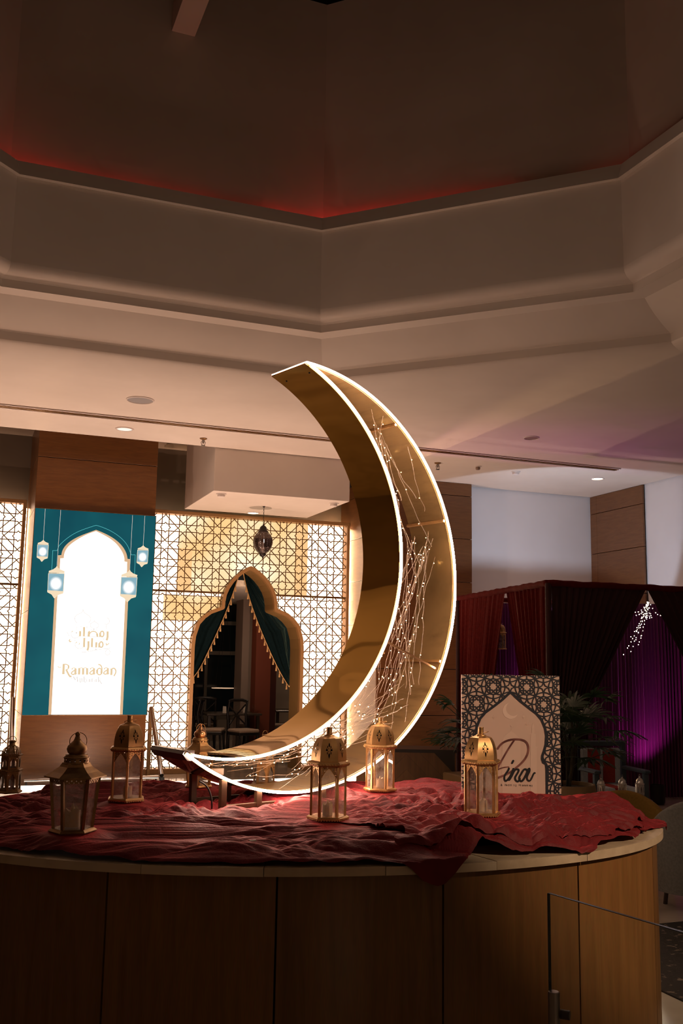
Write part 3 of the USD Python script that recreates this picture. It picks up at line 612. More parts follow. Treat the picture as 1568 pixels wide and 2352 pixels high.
struct('pillar', bx(5.336, 5.569, 18.99, 19.5, 0, 2.9, .004), 'pillar_grey', label='pale square pillar beside the red pillar in the dining room', cat_='pillar')
struct('pillar', bx(5.333, 5.63, 17.99, 18.3, 0, 2.9, .004), 'pillar_red', label='dark red square pillar standing in the dining room', cat_='pillar')
struct('pillar', bx(5.70, 5.86, 18.35, 18.6, 0, 2.9, .004), 'pillar_red2', label='darker narrow pillar just right of the red pillar', cat_='pillar')
hoop = thing('hoop_lamp', 'dim glowing hoop standing for a lamp reflection in the dining room window', 'hanging lamp', (5.17, 19.75, 1.13))  # glowing hoop in place of a lamp's reflection in the window
part(hoop, 'hoop', tube([(.22 * math.cos(a), .22 * math.sin(a), 0) for a in np.linspace(0, 2 * PI, 41)], .008, 6, False), glow('reflection_glow', (1, .62, .38), .55), True)
for k in range(3): part(hoop, 'cord', cyl((.22 * math.cos(k * 2.1), .22 * math.sin(k * 2.1), 0), (0, 0, 1.77), .003, 5), 'black_metal')
def dining_table(x, y, label):
    t = thing('dining_table', label, 'table', (x, y, 0))
    part(t, 'tabletop', bx(-.62, .42, -.4, .4, .70, .735, .01), 'table_dark')
    for sx in (-.56, -.02, .36):
        for sy in (-.33, .33): part(t, 'leg', bx(sx - .025, sx + .025, sy - .025, sy + .025, 0, .70), 'table_dark')
dining_table(4.95, 18.0, 'dark dining table with napkins, left of the red pillar'); dining_table(6.6, 19.1, 'dark dining table right of the red pillar')
def chair_parts(t):
    part(t, 'seat', bx(-.21, .21, -.21, .21, .43, .49, .02), 'seat_beige')
    part(t, 'seat_frame', bx(-.215, .215, -.215, .215, .385, .43, .006), 'chair_black')
    for sx in (-1, 1):
        part(t, 'leg', tube([(sx * .18, -.18, .40), (sx * .185, -.19, .2), (sx * .20, -.21, 0)], [.024, .021, .017], 8), 'chair_black', True)
        part(t, 'leg', tube([(sx * .19, .19, .98), (sx * .195, .235, .75), (sx * .19, .20, .5), (sx * .19, .195, .38), (sx * .20, .25, .0)], [.018, .022, .024, .024, .018], 8), 'chair_black', True)
    part(t, 'top_rail', tube([(-.20, .20, .96), (-.1, .225, .985), (.1, .225, .985), (.20, .20, .96)], .028, 8), 'chair_black', True)
    for sx in (-1, 1): part(t, 'cross_bar', tube([(sx * .18, .23, .90), (0, .245, .72), (-sx * .18, .205, .54)], .014, 6), 'chair_black', True)
c0 = thing('dining_chair', 'black cross-back dining chair nearest the archway at the left edge', 'chair', (4.42, 17.55, 0), 1.15, 'cross-back chairs in the dining room'); chair_parts(c0)
for x, y, r, lb in ((4.92, 17.25, .3, 'black cross-back dining chair in the middle of the table, its back to the arch'), (5.42, 18.55, -2.2, 'black cross-back dining chair half hidden by the red pillar'), (4.55, 18.65, 2.9, 'black cross-back dining chair on the far side of the table'), (6.05, 18.75, 1.3, 'black cross-back dining chair right of the red pillar')):
    again(c0, 'dining_chair', lb, 'chair', (x, y, 0), r, 'cross-back chairs in the dining room')
def nap(x, y, lb):
    solo('napkin', hull([(x - .035, y - .02, .735), (x + .035, y - .02, .735), (x - .035, y + .02, .735), (x + .035, y + .02, .735), (x - .03, y, .86), (x + .03, y, .855)]), 'napkin', lb, 'napkin')
nap(4.72, 17.85, 'left of the two folded white napkins on the dining table'); nap(5.12, 17.9, 'right of the two folded white napkins on the dining table')
def goblet(x, y, lb):
    t = thing('drinking_glass', lb, 'glass', (x, y, .735))
    part(t, 'bowl', lathe([(.026, .07), (.034, .10), (.033, .15)], 18), 'glass_clear', True); part(t, 'stem', lathe([(0, 0), (.03, .002), (.028, .006), (.005, .012), (.005, .065), (.026, .07), (0, .072)], 18), 'glass_clear', 40)
goblet(4.95, 17.8, 'drinking glass between the two napkins on the dining table'); goblet(5.28, 17.85, 'drinking glass at the right end of the dining table')
for k, (x, y, z, i) in enumerate(((4.2, 17.0, 2.8, .5), (6.8, 18.5, 2.8, .5))):  # unseen lamps added to brighten the dining room
    dl = downlight(x, y, 2.9, .07, ('added fill downlight in the dining room ceiling left of the pillars', 'added fill downlight in the dining room ceiling right of the pillars')[k], 'lamp_dim', 300.)
# ================================================================== THE ROUND PLATFORM
PC = np.array([1.594, 4.584]); EA, EB, EPH = 1.755, 1.09, math.radians(-14.1); ZT = .95       # an oval platform
ECS, ESN = math.cos(EPH), math.sin(EPH)
def EL(t, d=0., k=1.):
    t = np.asarray(t, float); u, w = k * (EA + d) * np.cos(t), k * (EB + d) * np.sin(t)
    return np.stack([PC[0] + ECS * u - ESN * w, PC[1] + ESN * u + ECS * w], -1)
def enorm(x, y):
    dx, dy = x - PC[0], y - PC[1]; return np.hypot((ECS * dx + ESN * dy) / EA, (-ESN * dx + ECS * dy) / EB)
_t = np.linspace(0, 2 * PI, 4001); _p = EL(_t); _s = np.r_[0, np.cumsum(np.hypot(*np.diff(_p, axis=0).T))]; PER = _s[-1]
def t_at(s): return np.interp(np.asarray(s) % PER, _s, _t)
def t_near(x, y): return float(_t[np.argmin(np.hypot(_p[:, 0] - x, _p[:, 1] - y))])
def s_near(x, y): return float(_s[np.argmin(np.hypot(_p[:, 0] - x, _p[:, 1] - y))])
def seg(d0, d1, s0, s1, z0, z1, n=8):
    t = t_at(np.linspace(s0, s1, n + 1)); return T(ext(Polygon(np.vstack([EL(t, d1), EL(t, d0)[::-1]])), z1 - z0), 0, 0, z0)
drum = thing('round_platform', 'large oval platform clad in brown wood panels with a stone rim', 'platform', base=(PC[0], PC[1], 0))
ov = lambda d: Polygon(EL(np.linspace(0, 2 * PI, 97)[:-1], d))
part(drum, 'core', T(ext(ov(-.06), ZT - .02), 0, 0, 0), 'gap')
rnd = random.Random(5); sp0 = s_near(1.80, 3.477); NP_, NR_ = 14, 20
for k in range(NP_):
    a = sp0 + PER / NP_ * k; part(drum, 'panel', seg(-.055, -.030, a + .004, a + PER / NP_ - .004, .06, ZT - .034, 12), 'wood_drum', 30)
for k in range(NR_):
    a = sp0 + .21 + PER / NR_ * k; z = ZT + rnd.uniform(-.0015, .0015)
    part(drum, 'rim_stone', seg(-.30, rnd.uniform(-.002, .003), a + .0012, a + PER / NR_ - .0012, ZT - .033, z, 10), 'stone_a' if rnd.random() < .55 else 'stone_b', 30)
part(drum, 'plinth', T(ext(ov(-.085).difference(ov(-.10)), .06), 0, 0, 0), 'gap', 30)

# things standing on the cloth: (x, y, flat radius)
SPOTS = [(1.59, 4.182, .10), (2.313, 4.102, .10), (.496, 4.171, .11), (.838, 4.977, .10), (.32, 5.444, .08), (2.206, 5.017, .10), (1.303, 5.426, .10), (1.67, 5.41, .08), (2.70, 4.86, .08), (2.876, 4.775, .08), (3.04, 4.69, .08)]
_pl = (np.array([math.cos(math.radians(17.2)), math.sin(math.radians(17.2))]), np.array([-math.sin(math.radians(17.2)), math.cos(math.radians(17.2))]))
MP = np.array([1.404, 4.867])
FEET = [MP + u * _pl[0] + w * _pl[1] for u in (-.12, .09, .50) for w in (.0, .33)]
def sstep(a, b, x):
    t = np.clip((x - a) / (b - a), 0, 1); return t * t * (3 - 2 * t)
def folds(x, y, seed=3, su=1.9, sv=5.3, big=.135):
    ru, rv = .93 * x - .366 * y, .366 * x + .93 * y
    nz = lambda a, b, s: meshkit.noise(np.stack([a, b, np.full_like(a, .37 + s)], -1), s)
    wx, wy = nz(ru * 1.5, rv * 1.5, seed) - .5, nz(ru * 1.5 + 9, rv * 1.5, seed + 1) - .5
    wx2, wy2 = nz(ru * 5, rv * 5, seed + 20) - .5, nz(ru * 5 + 9, rv * 5, seed + 21) - .5
    rot = (nz(ru * .75, rv * .75, seed + 7) - .5) * 2.0
    a = ru * np.cos(rot) - rv * np.sin(rot) + wx * .5 + wx2 * .10; b = ru * np.sin(rot) + rv * np.cos(rot) + wy * .5 + wy2 * .10
    bl = lambda f, s, g=1.: np.abs(2 * nz(a * su * f, b * sv * f, s) - 1)
    h = big * (.62 * bl(1, seed + 2) ** .75 + .52 * bl(2.2, seed + 3) ** .8 * (.3 + nz(ru * 2, rv * 2, seed + 4)) + .30 * bl(4.6, seed + 5) ** .85 * (.3 + nz(ru * 3 + 5, rv * 3, seed + 6)) + .10 * bl(10., seed + 9))
    return h * (.35 + 1.0 * nz(ru * 1.3 + 4, rv * 1.3, seed + 8))
def flat(x, y, h, floor=.058):
    for sx, sy, r in SPOTS:
        d = np.hypot(x - sx, y - sy); k = sstep(r * .8, r * 1.8, d); h = h * k + floor * (1 - k)
        fr = sstep(0, 1, 1 - np.hypot((x - sx) - .0, (y - sy) + .16) / .22); h = h * (1 - fr) + np.minimum(h, floor * .9) * fr     # folds in front stay below the foot
    for q in FEET:
        k = sstep(.05, .13, np.hypot(x - q[0], y - q[1])); h = h * k + .004 * (1 - k)
    return h
def cloth_top(x, y):
    r = enorm(x, y)
    return ZT + .004 + flat(x, y, .004 + folds(x, y)) * (1 - .55 * sstep(.90, .985, r))
def cloth_mesh(nr=250, nt=1250):
    th = np.linspace(0, 2 * PI, nt); s = np.linspace(0, 1, nr); rim = np.hypot(*(EL(th) - PC).T)
    n1 = meshkit.noise(np.stack([np.cos(th) * 5, np.sin(th) * 5, th * 0 + .2], -1), 11); n2 = meshkit.noise(np.stack([np.cos(th) * 22, np.sin(th) * 22, th * 0 + .2], -1), 12)
    def bump(x, y, w):
        d = np.abs(th - t_near(x, y)); d = np.minimum(d, 2 * PI - d) * rim; return np.exp(-(d / w) ** 2)
    edge = rim - .105 + .070 * n1 + .035 * n2 + .155 * bump(1.77, 3.48, .10) + .05 * bump(1.3, 3.55, .25) + .05 * bump(.75, 3.8, .2) + .09 * bump(3.25, 3.95, .16) + .06 * bump(2.4, 3.55, .12)
    th2, s2 = np.meshgrid(th, s); rp = s2 ** .85 * edge[None, :]
    out = np.maximum(rp - (rim[None, :] + .022), 0); k = (rp - out) / rim[None, :]
    p = EL(th2, 0., k); x, y = p[..., 0], p[..., 1]
    fl_ = .005 * np.sin(th2 * 31) * np.minimum(out / .05, 1)
    z = cloth_top(x, y) - out * .97
    x, y = x + np.cos(th2 + EPH) * fl_, y + np.sin(th2 + EPH) * fl_
    P = np.stack([x, y, z], -1); P[-3:, :, 2] -= np.array([.002, .005, .009])[:, None]
    return P
cp = cloth_mesh()
solo('velvet_cloth', grid(cp[:, ::-1]), 'velvet', 'crumpled dark red velvet cloth spread over the oval platform', 'cloth', True)
# a second length of the same velvet laid over the front right, its free edge at the centre
t0_ = t_near(1.72, 3.485); th = np.linspace(t0_, t0_ + 1.95, 640); s = np.linspace(0, 1, 150)
rim = np.hypot(*(EL(th) - PC).T); th2, s2 = np.meshgrid(th, s)
e1 = rim - .115 + .06 * meshkit.noise(np.stack([np.cos(th) * 9, np.sin(th) * 9, th * 0 + .7], -1), 21) + .022 * np.sin(th * 23)
rp = .30 * rim[None, :] * (1 - s2) + e1[None, :] * s2
lead = (th2 - t0_) * rim[None, :]
jag = (.045 * np.sin(rp * 9 + 1) + .02 * np.sin(rp * 23)) / rim[None, :] * np.exp(-lead / .12)
p = EL(th2 + jag, 0., rp / rim[None, :]); x, y = p[..., 0], p[..., 1]
cz = cloth_top(x, y); lift = .008 + .5 * flat(x, y, folds(x, y, 31, 1.4, 4.2, .10), .0) + .012 * np.exp(-lead / .03) * (.3 + .7 * np.sin(rp * 15) ** 2)
z = cz + flat(x, y, lift, .006) - .05 * (1 - sstep(0, .10, s2)) - .05 * sstep(1.65, 1.95, th2 - t0_)
P = np.stack([x, y, z], -1); P[-3:, :, 2] -= np.array([.004, .010, .016])[:, None]
solo('velvet_cloth', grid(P[:, ::-1]), 'velvet', 'second red velvet cloth with a curled free edge on the front right of the platform', 'cloth', True)
def zc(x, y):
    a = np.linspace(0, 2 * PI, 9)[:-1]; return float(cloth_top(np.r_[x, x + .06 * np.cos(a)], np.r_[y, y + .06 * np.sin(a)]).max())
solo('tape_scrap', bx(1.10, 1.125, 3.72, 3.727, zc(1.11, 3.72) + .001, zc(1.11, 3.72) + .005), 'white_stuff', 'tiny white scrap lying on the dark front of the cloth', 'scrap')

# ================================================================== THE GLOWING CRESCENT
MO = (.325, 1.221, 1.146); MI = (-.048, 1.345, 1.079); TIP = ((.318, 2.384), (-.346, .303)); D = .33
moon = thing('crescent_moon', 'tall mirrored gold crescent moon outlined with white neon tubes', 'moon decoration', (MP[0], MP[1], ZT), math.radians(17.2))
def carc(c, n=90):
    """arc from the upper tip round the right side to the lower tip"""
    a0, a1 = (math.atan2(t[1] - c[1], t[0] - c[0]) for t in TIP)
    if a1 > a0: a1 -= 2 * PI
    t = np.linspace(0, 1, n); a = a0 + (a1 - a0) * t
    p = np.c_[c[0] + c[2] * np.cos(a), c[1] + c[2] * np.sin(a)]
    d0, d1 = np.array(TIP[0]) - p[0], np.array(TIP[1]) - p[-1]
    return p + d0 * ((1 - t) ** 5)[:, None] + d1 * (t ** 5)[:, None]
ao, ai = carc(MO), carc(MI)
def band(p, w0, w1, th, side):
    t = np.gradient(p, axis=0); t /= np.linalg.norm(t, axis=1, keepdims=True); nn = np.c_[-t[:, 1], t[:, 0]] * side
    q = p + nn * th; L = lambda a, w: np.c_[a[:, 0], np.full(len(a), w), a[:, 1]]
    return cat([grid(np.stack([L(a, u), L(b, v)], 1)) for a, u, b, v in ((p, w0, p, w1), (q, w1, q, w0), (p, w1, q, w1), (q, w0, p, w0))])
part(moon, 'outer_band', band(ao, 0, D, .007, 1), 'mirror', 30)
part(moon, 'outer_lining', band(ao + .0085 * (np.array(MO[:2]) - ao) / np.linalg.norm(np.array(MO[:2]) - ao, axis=1, keepdims=True), .004, D - .004, .002, 1), 'satin_gold', 30)
part(moon, 'inner_band', band(ai, 0, D, .007, -1), 'mirror', 30)
L3 = lambda p, w: np.c_[p[:, 0], np.full(len(p), w), p[:, 1]]
def neon(p, w, r=.0066): return tube(L3(p, w), r, 8)
cen = lambda p, k: p + k * (np.array(MI[:2]) - p) / np.linalg.norm(np.array(MI[:2]) - p, axis=1, keepdims=True)
part(moon, 'neon_tube', neon(ao, -.012), 'neon', True, 'white neon tube along the outer curve'); part(moon, 'neon_tube', neon(ai[1:-1], -.012), 'neon', True, 'white neon tube along the inner curve')
tb = [(TIP[0][0], w, TIP[0][1] + .004) for w in (-.012, D)]
part(moon, 'tip_strip', cyl(*tb, .0028, 6), 'neon', True)
part(moon, 'edge_trim', tube(L3(ao, .002) + np.array([0, 0, 0]), .006, 6), 'gold', True); part(moon, 'edge_trim', tube(L3(ai, .002), .006, 6), 'gold', True)
lt = TIP[1]; part(moon, 'tip_cap', hull([(lt[0] + a, w, lt[1] + b) for w in (.004, D + .004) for a, b in ((-.012, -.004), (.0, .012), (.055, .010), (.050, -.038), (.015, -.036))]), 'wood_dark')
ut = TIP[0]
for w in (.05, D - .06): part(moon, 'rivet', T(trimesh.creation.icosphere(1, .006), ai[2][0] - .006, w, ai[2][1] - .004), 'black_metal', True)
zo = lambda u: MO[1] - math.sqrt(MO[2] ** 2 - (u - MO[0]) ** 2)
for u in (-.12, .09, .50):
    for w in (.012, D - .03): part(moon, 'foot', bx(u - .016, u + .016, w - .014, w + .014, -.0, zo(u) + .002, .002), 'foot_bronze')
for w in (.012, D - .03): part(moon, 'stretcher', bx(-.12, .52, w - .010, w + .010, .020, .044, .002), 'foot_bronze')
part(moon, 'power_cable', tube(spline([(-.25, .02, .165), (-.22, -.01, .135), (-.205, -.02, .09), (-.20, -.02, .03), (-.19, .02, .012)], 24), .0045, 6), 'black_metal', True)
part(moon, 'driver_box', hull([(-.115 + a * .04, .10 + b * .02, .195 + c * .016) for a in (-1, 1) for b in (-1, 1) for c in (-1, 1)]), 'wall_dim')
def at(arcp, t): k = t * (len(arcp) - 1); i = min(int(k), len(arcp) - 2); return arcp[i] * (1 - k + i) + arcp[i + 1] * (k - i)
def near(arcp, p): return float(np.argmin(np.hypot(*(arcp - np.array(p)).T))) / (len(arcp) - 1)
BR = [near(ao, q) for q in ((.975, 2.142), (1.37, 1.61), (1.352, .76))]
for t in BR:
    p = at(cen(ao, .018), t); part(moon, 'brace', bx(-.007, .007, 0, D, -.007, .007).apply_transform(trimesh.transformations.rotation_matrix(.3, (0, 1, 0))).apply_translation((p[0], 0, p[1])), 'gold')
xb = lambda a, b, r=.0085: hull(np.vstack([np.array(p) + r * np.array(q) for p in (a, b) for q in np.ndindex(2, 2, 2)]))
part(moon, 'cross_bar', xb((1.335, .02, .715), (.955, .02, .862)), 'copper'); part(moon, 'cross_bar', xb((.955, .05, .80), (1.10, D - .02, .79)), 'gold')
# fairy lights inside the crescent: strands as parts, every bulb a sub-part
fl = thing('fairy_lights', 'tangled clear-wire fairy lights strung inside the crescent', 'fairy lights', (MP[0], MP[1], ZT), math.radians(17.2))
rnd = random.Random(11); nr = np.random.default_rng(4)
def bpt(t, s, w): a, b = at(ai, t), at(ao, t); p = a * (1 - s) + b * s; return np.array([p[0], w, p[1]])
plan = [(.145, .30, 5, (.60, .98), (.05, .98)), (.19, .37, 10, (.30, .98), (.05, .98)), (.36, .60, 12, (.35, .98), (.10, .98)), (.37, .50, 6, (.45, .95), (.02, .5)), (.44, .56, 6, (.02, .25), (.5, .98)), (.50, .68, 8, (.05, .9), (.05, .95)), (.60, .78, 10, (.20, .95), (.05, .95)), (.66, .84, 9, (.05, .9), (.10, .95)), (.78, .95, 7, (.10, .85), (.2, .9)), (.62, .90, 4, (.75, .95), (.1, .5))]
bulb = trimesh.creation.icosphere(1, .0030)
for t0, t1, n, s0, s1 in plan:
    for k in range(n):
        a = bpt(t0 + rnd.uniform(-.02, .02), rnd.uniform(*s0), rnd.uniform(.015, .20)); b = bpt(min(t1 + rnd.uniform(-.09, .05), .96), rnd.uniform(*s1), rnd.uniform(.015, .24))
        m = max(int(np.linalg.norm(b - a) / .05), 4); q = np.linspace(0, 1, m + 1)[:, None]; p = a * (1 - q) + b * q
        p[1:-1] += nr.normal(0, .0028, (m - 1, 3)); p[:, 2] -= .02 * np.sin(PI * q[:, 0]) * rnd.uniform(0, 1)
        nn = np.hypot(*(p[:, [0, 2]] - np.array(MO[:2])).T); f = np.minimum(1, (MO[2] - .012) / nn); p[:, 0] = MO[0] + (p[:, 0] - MO[0]) * f; p[:, 2] = MO[1] + (p[:, 2] - MO[1]) * f
        p = spline(p, m * 5); tw = np.arange(len(p)) * 1.7; o = np.c_[np.cos(tw), np.sin(tw), np.cos(tw + 1)] * .0016
        st = part(fl, 'strand', cat([tube(p + o, .00075, 4, False), tube(p - o, .00075, 4, False)]), 'wire', True)
        for d in range(rnd.randint(4, 9), len(p) - 2, rnd.randint(17, 26)):
            part(st, 'bulb', T(bulb, *(p[d] + nr.normal(0, .004, 3))), 'bulb', True)

# ================================================================== LANTERNS
def hexring(r, n=6, a0=0.): return [(r * math.cos(a0 + k * 2 * PI / n), r * math.sin(a0 + k * 2 * PI / n)) for k in range(n)]
def face(m, k, ap, a0=0.):
    """puts a drawing (x across, z up, thickness towards -y) on side k of a hexagon with apothem ap"""
    m = T(m, 0, -ap, 0); return Rz(m, a0 + PI / 6 + k * PI / 3 + PI / 2)
def pointed(w, z0, zs, zt, n=8):
    """pointed-arch opening of width w, springing at zs, apex at zt"""
    h = w / 2; r = [(h * math.cos(a) , zs + (zt - zs) * math.sin(a) ** .9) for a in np.linspace(0, PI / 2, n)]
    r = [(h * (1 - t) ** .75 if t < 1 else 0, zs + (zt - zs) * t) for t in np.linspace(0, 1, n)]
    return Polygon([(-h, z0), (h, z0)] + r + [(-x, z) for x, z in r[::-1][1:]])
def petal(x, y, l, w, ang):
    p = [(0, 0), (w * .5, l * .35), (w * .35, l * .7), (0, l), (-w * .35, l * .7), (-w * .5, l * .35)]
    return affinity.translate(affinity.rotate(Polygon(p), ang, origin=(0, 0)), x, y)
def beads(r, z, n, s=.0028):
    b = trimesh.creation.icosphere(0, s); ms = []
    c = np.array(hexring(r) + hexring(r)[:1])
    for k in range(6):
        for t in (np.arange(n) + .5) / n: p = c[k] * (1 - t) + c[k + 1] * t; ms.append(T(b, p[0], p[1], z))
    return cat(ms)
def torus(R_, r, n=28): return tube([(R_ * math.cos(a), 0, R_ * math.sin(a)) for a in np.linspace(0, 2 * PI, n + 1)], r, 6, False)
def lantern_dome(t, m='gold'):
    Rb = .0795; ap = Rb * math.cos(PI / 6)
    part(t, 'base', lathe([(0, 0), (.086, 0), (.094, .005), (.0945, .011), (.086, .017), (0, .018)], 6, 0), m)
    part(t, 'base_trim', beads(.093, .003, 8), m)
    for k in range(6):
        x, y = hexring(Rb)[k]
        part(t, 'post', Rz(bx(Rb - .009, Rb + .001, -.0055, .0055, .017, .232, .001), k * PI / 3), m)
    fil = sbox(-.035, .183, .035, .231).difference(pointed(.058, .1, .186, .222)); hs = []
    for i in range(6):
        for j in range(5):
            x, z = -.030 + i * .012, .190 + j * .009 + (i % 2) * .0045
            if fil.buffer(-.0035).contains(Point(x, z)): hs.append(Point(x, z).buffer(.0032, quad_segs=2))
    fil = fil.difference(unary_union(hs))
    for k in range(6):
        part(t, 'glass_pane', face(up(ext(sbox(-.0345, .018, .0345, .230), .0015)), k, ap - .006), 'glass')
        part(t, 'filigree', face(up(ext(fil, .0012)), k, ap - .003), m)
    part(t, 'collar', lathe([(.076, .228), (.088, .230), (.0945, .236), (.0945, .243), (.088, .250), (.078, .252), (.0, .252)], 6, 0), m)
    part(t, 'collar_trim', beads(.0945, .2395, 7, .003), m)
    prof = lambda v: .0785 * (1 - (.82 * v) ** 2.4) ** .62 if v < .999 else .0205
    ho = [petal(0, .56, .20, .20, 0), petal(0, .36, .24, .20, 180), petal(-.14, .46, .28, .09, 90), petal(.14, .46, .28, .09, -90)]
    for sx in (-1, 1):
        ho += [petal(sx * .17, .54, .11, .13, -sx * 40), petal(sx * .17, .38, .11, .13, -sx * 140), petal(sx * .30, .50, .06, .10, -sx * 70), petal(sx * .10, .49, .06, .08, -sx * 30), petal(sx * .10, .43, .06, .08, -sx * 150)]
    pan = sbox(-1, 0, 1, 1).difference(unary_union(ho))
    for k in range(6):
        part(t, 'dome_panel', Rz(wrap(pan, lambda u, v: (prof(v) * math.cos(PI / 6), u * prof(v) * math.sin(PI / 6), .252 + .108 * v), .5, .10), k * PI / 3 + PI / 6), m, 25)
    part(t, 'dome_lining', lathe([(prof(v) * .86 - .004, .252 + .106 * v) for v in np.linspace(0, 1, 8)], 6, 0), 'black_metal')
    part(t, 'chimney', lathe([(.024, .357), (.023, .361), (.0135, .364), (.0125, .368), (.0125, .392), (.0135, .394), (.0125, .396), (0, .396)], 24), m, 30)
    q = torus(.0295, .0016); q.apply_transform(trimesh.transformations.rotation_matrix(1.25, (1, 0, 0))); part(t, 'ring_handle', T(q, 0, -.008, .368), m, True)
GL = 'brass domed lanterns on the platform'
SPECS = [(0, 1.59, 4.182, math.radians(40), 1., 'brass domed glass lantern at the front centre of the platform, overlapping the crescent'), (1, 2.313, 4.102, math.radians(49.6), 1.0, 'brass domed glass lantern in front of the pink sign board'),
         (2, .838, 4.977, math.radians(20), 1.03, 'brass domed glass lantern standing before the wooden column, left of the crescent'), (5, 2.206, 5.017, math.radians(30), .98, 'brass domed glass lantern behind the right curve of the crescent')]
ref = None
for i, x, y, rz, sc, lb in SPECS:
    z = zc(x, y) + .002
    if ref is None: ref = thing('domed_lantern', lb, 'lantern', (x, y, z), rz, GL, sc); lantern_dome(ref)
    else: again(ref, 'domed_lantern', lb, 'lantern', (x, y, z), rz, GL, sc)
DOMED = ref
def candle_parts(t, h=.05, r=.0225):
    a = np.linspace(0, 2 * PI, 25)[:-1]; top = h + .004 * np.sin(a * 3 + 1) + .003 * np.sin(a * 5)
    n = 24; v = [(r * math.cos(q), r * math.sin(q), 0) for q in a] + [(r * math.cos(q), r * math.sin(q), z) for q, z in zip(a, top)] + [(r * .75 * math.cos(q), r * .75 * math.sin(q), z - .006) for q, z in zip(a, top)] + [(0, 0, 0), (0, 0, h - .008)]
    f = []
    for j in range(n):
        k = (j + 1) % n; f += [(j, k, n + k), (j, n + k, n + j), (n + j, n + k, 2 * n + k), (n + j, 2 * n + k, 2 * n + j), (3 * n, k, j), (3 * n + 1, 2 * n + j, 2 * n + k)]
    part(t, 'wax', trimesh.Trimesh(v, f, process=False), 'wax', 40)
    part(t, 'flame', T(lathe([(0, 0), (.005, .004), (.0062, .010), (.004, .018), (.0012, .026), (0, .028)], 12), 0, 0, h - .010), 'wax', True)
CG = 'candles in the domed lanterns'; cref = None
for lb, x, y, sc, k in (('ivory candle inside the front centre lantern', 1.585, 4.175, 1., 1), ('ivory candle inside the lantern before the pink sign', 2.315, 4.095, 1., 1), ('ivory candle inside the lantern before the wooden column', .845, 4.985, .95, 1), ('ivory candle inside the lantern behind the crescent', 2.203, 5.01, .92, 1), ('large ivory candle inside the flared lantern at the left', .492, 4.165, 1.35, 1)):
    z = zc(x, y) + .0205
    if cref is None: cref = thing('candle', lb, 'candle', (x, y, z), .3, CG, sc); candle_parts(cref)
    else: again(cref, 'candle', lb, 'candle', (x, y, z), .3 + x, CG, sc)
def lantern_flared(t, m='gold_dark', top='gold_dark', ring=0.):
    R0, R1, z0, z1 = .079, .0985, .014, .214
    part(t, 'base', lathe([(0, 0), (.094, 0), (.095, .004), (.088, .010), (.082, .014), (0, .014)], 6, 0), m)
    for k in range(6): part(t, 'post', Rz(hull([(q + dx, dy, z) for q, z in ((R0 - .004, z0), (R1 - .004, z1)) for dx in (-.006, .006) for dy in (-.006, .006)]), k * PI / 3), m)
    c = math.cos(PI / 6)
    for k in range(6):
        a = np.array([(R0 * c - .004, -R0 / 2 + .004, z0), (R0 * c - .004, R0 / 2 - .004, z0), (R1 * c - .004, R1 / 2 - .004, z1), (R1 * c - .004, -R1 / 2 + .004, z1)])
        part(t, 'glass_pane', Rz(trimesh.Trimesh(np.vstack([a, a - (.0015, 0, 0)]), [(0, 1, 2), (0, 2, 3), (4, 6, 5), (4, 7, 6)], process=False), k * PI / 3 + PI / 6), 'glass')
    fr = sbox(-.045, .186, .045, .214)
    sc_ = [Point(-.0405 + i * .0115, .187).buffer(.0062, quad_segs=3) for i in range(8)]; hs = [Point(-.040 + i * .009, .196 + (i % 2) * .006).buffer(.003, quad_segs=2) for i in range(10)]
    fr = fr.difference(unary_union(sc_)).difference(unary_union(hs))
    for k in range(6): part(t, 'fringe', face(up(ext(fr, .0012)), k, R1 * c - .001), m)
    part(t, 'roof', lathe([(.112, .210), (.123, .212), (.122, .216), (.092, .232), (.064, .252), (.0535, .268), (0, .268)], 6, 0), m)
    dr = sbox(0, .266, 2 * PI, .288); hs = [affinity.scale(Point(.2 + i * .42, .277).buffer(.0045, quad_segs=3), 1 / .05, 1) for i in range(15)]
    part(t, 'drum', wrap(dr.difference(unary_union(hs)), lambda u, v: (.049 * math.cos(u), .049 * math.sin(u), v), PI / 12, .02), m)
    part(t, 'drum_ring', cat([lathe([(.049, z), (.053, z + .003), (.049, z + .006)], 28) for z in (.262, .284)] + [lathe([(.047, .288), (.044, .294), (.044, .300), (0, .30)], 28)]), m, True)
    part(t, 'onion_top', lathe([(.030, .300), (.037, .308), (.0405, .320), (.037, .333), (.026, .344), (.017, .352), (.0115, .362), (.0105, .370), (0, .370)], 28), top, True)
    part(t, 'finial', T(trimesh.creation.icosphere(2, .0105), 0, 0, .378), top, True)
    q = torus(.035, .0016); q.apply_transform(trimesh.transformations.rotation_matrix(ring, (0, 0, 1))); part(t, 'ring_handle', T(q, 0, -.004, .350), m, True)
def stand(x, y): return (x, y, zc(x, y) + .002)
fl1 = thing('flared_lantern', 'big aged-brass six-sided lantern with a flared roof and onion top at the front left', 'lantern', stand(.496, 4.171), math.radians(53), None); lantern_flared(fl1, ring=-.80)
fl2 = thing('flared_lantern', 'smaller copper onion-topped lantern behind the lower tip of the crescent', 'lantern', stand(1.303, 5.426), .3, None, .87); lantern_flared(fl2, 'gold', 'copper', .1)
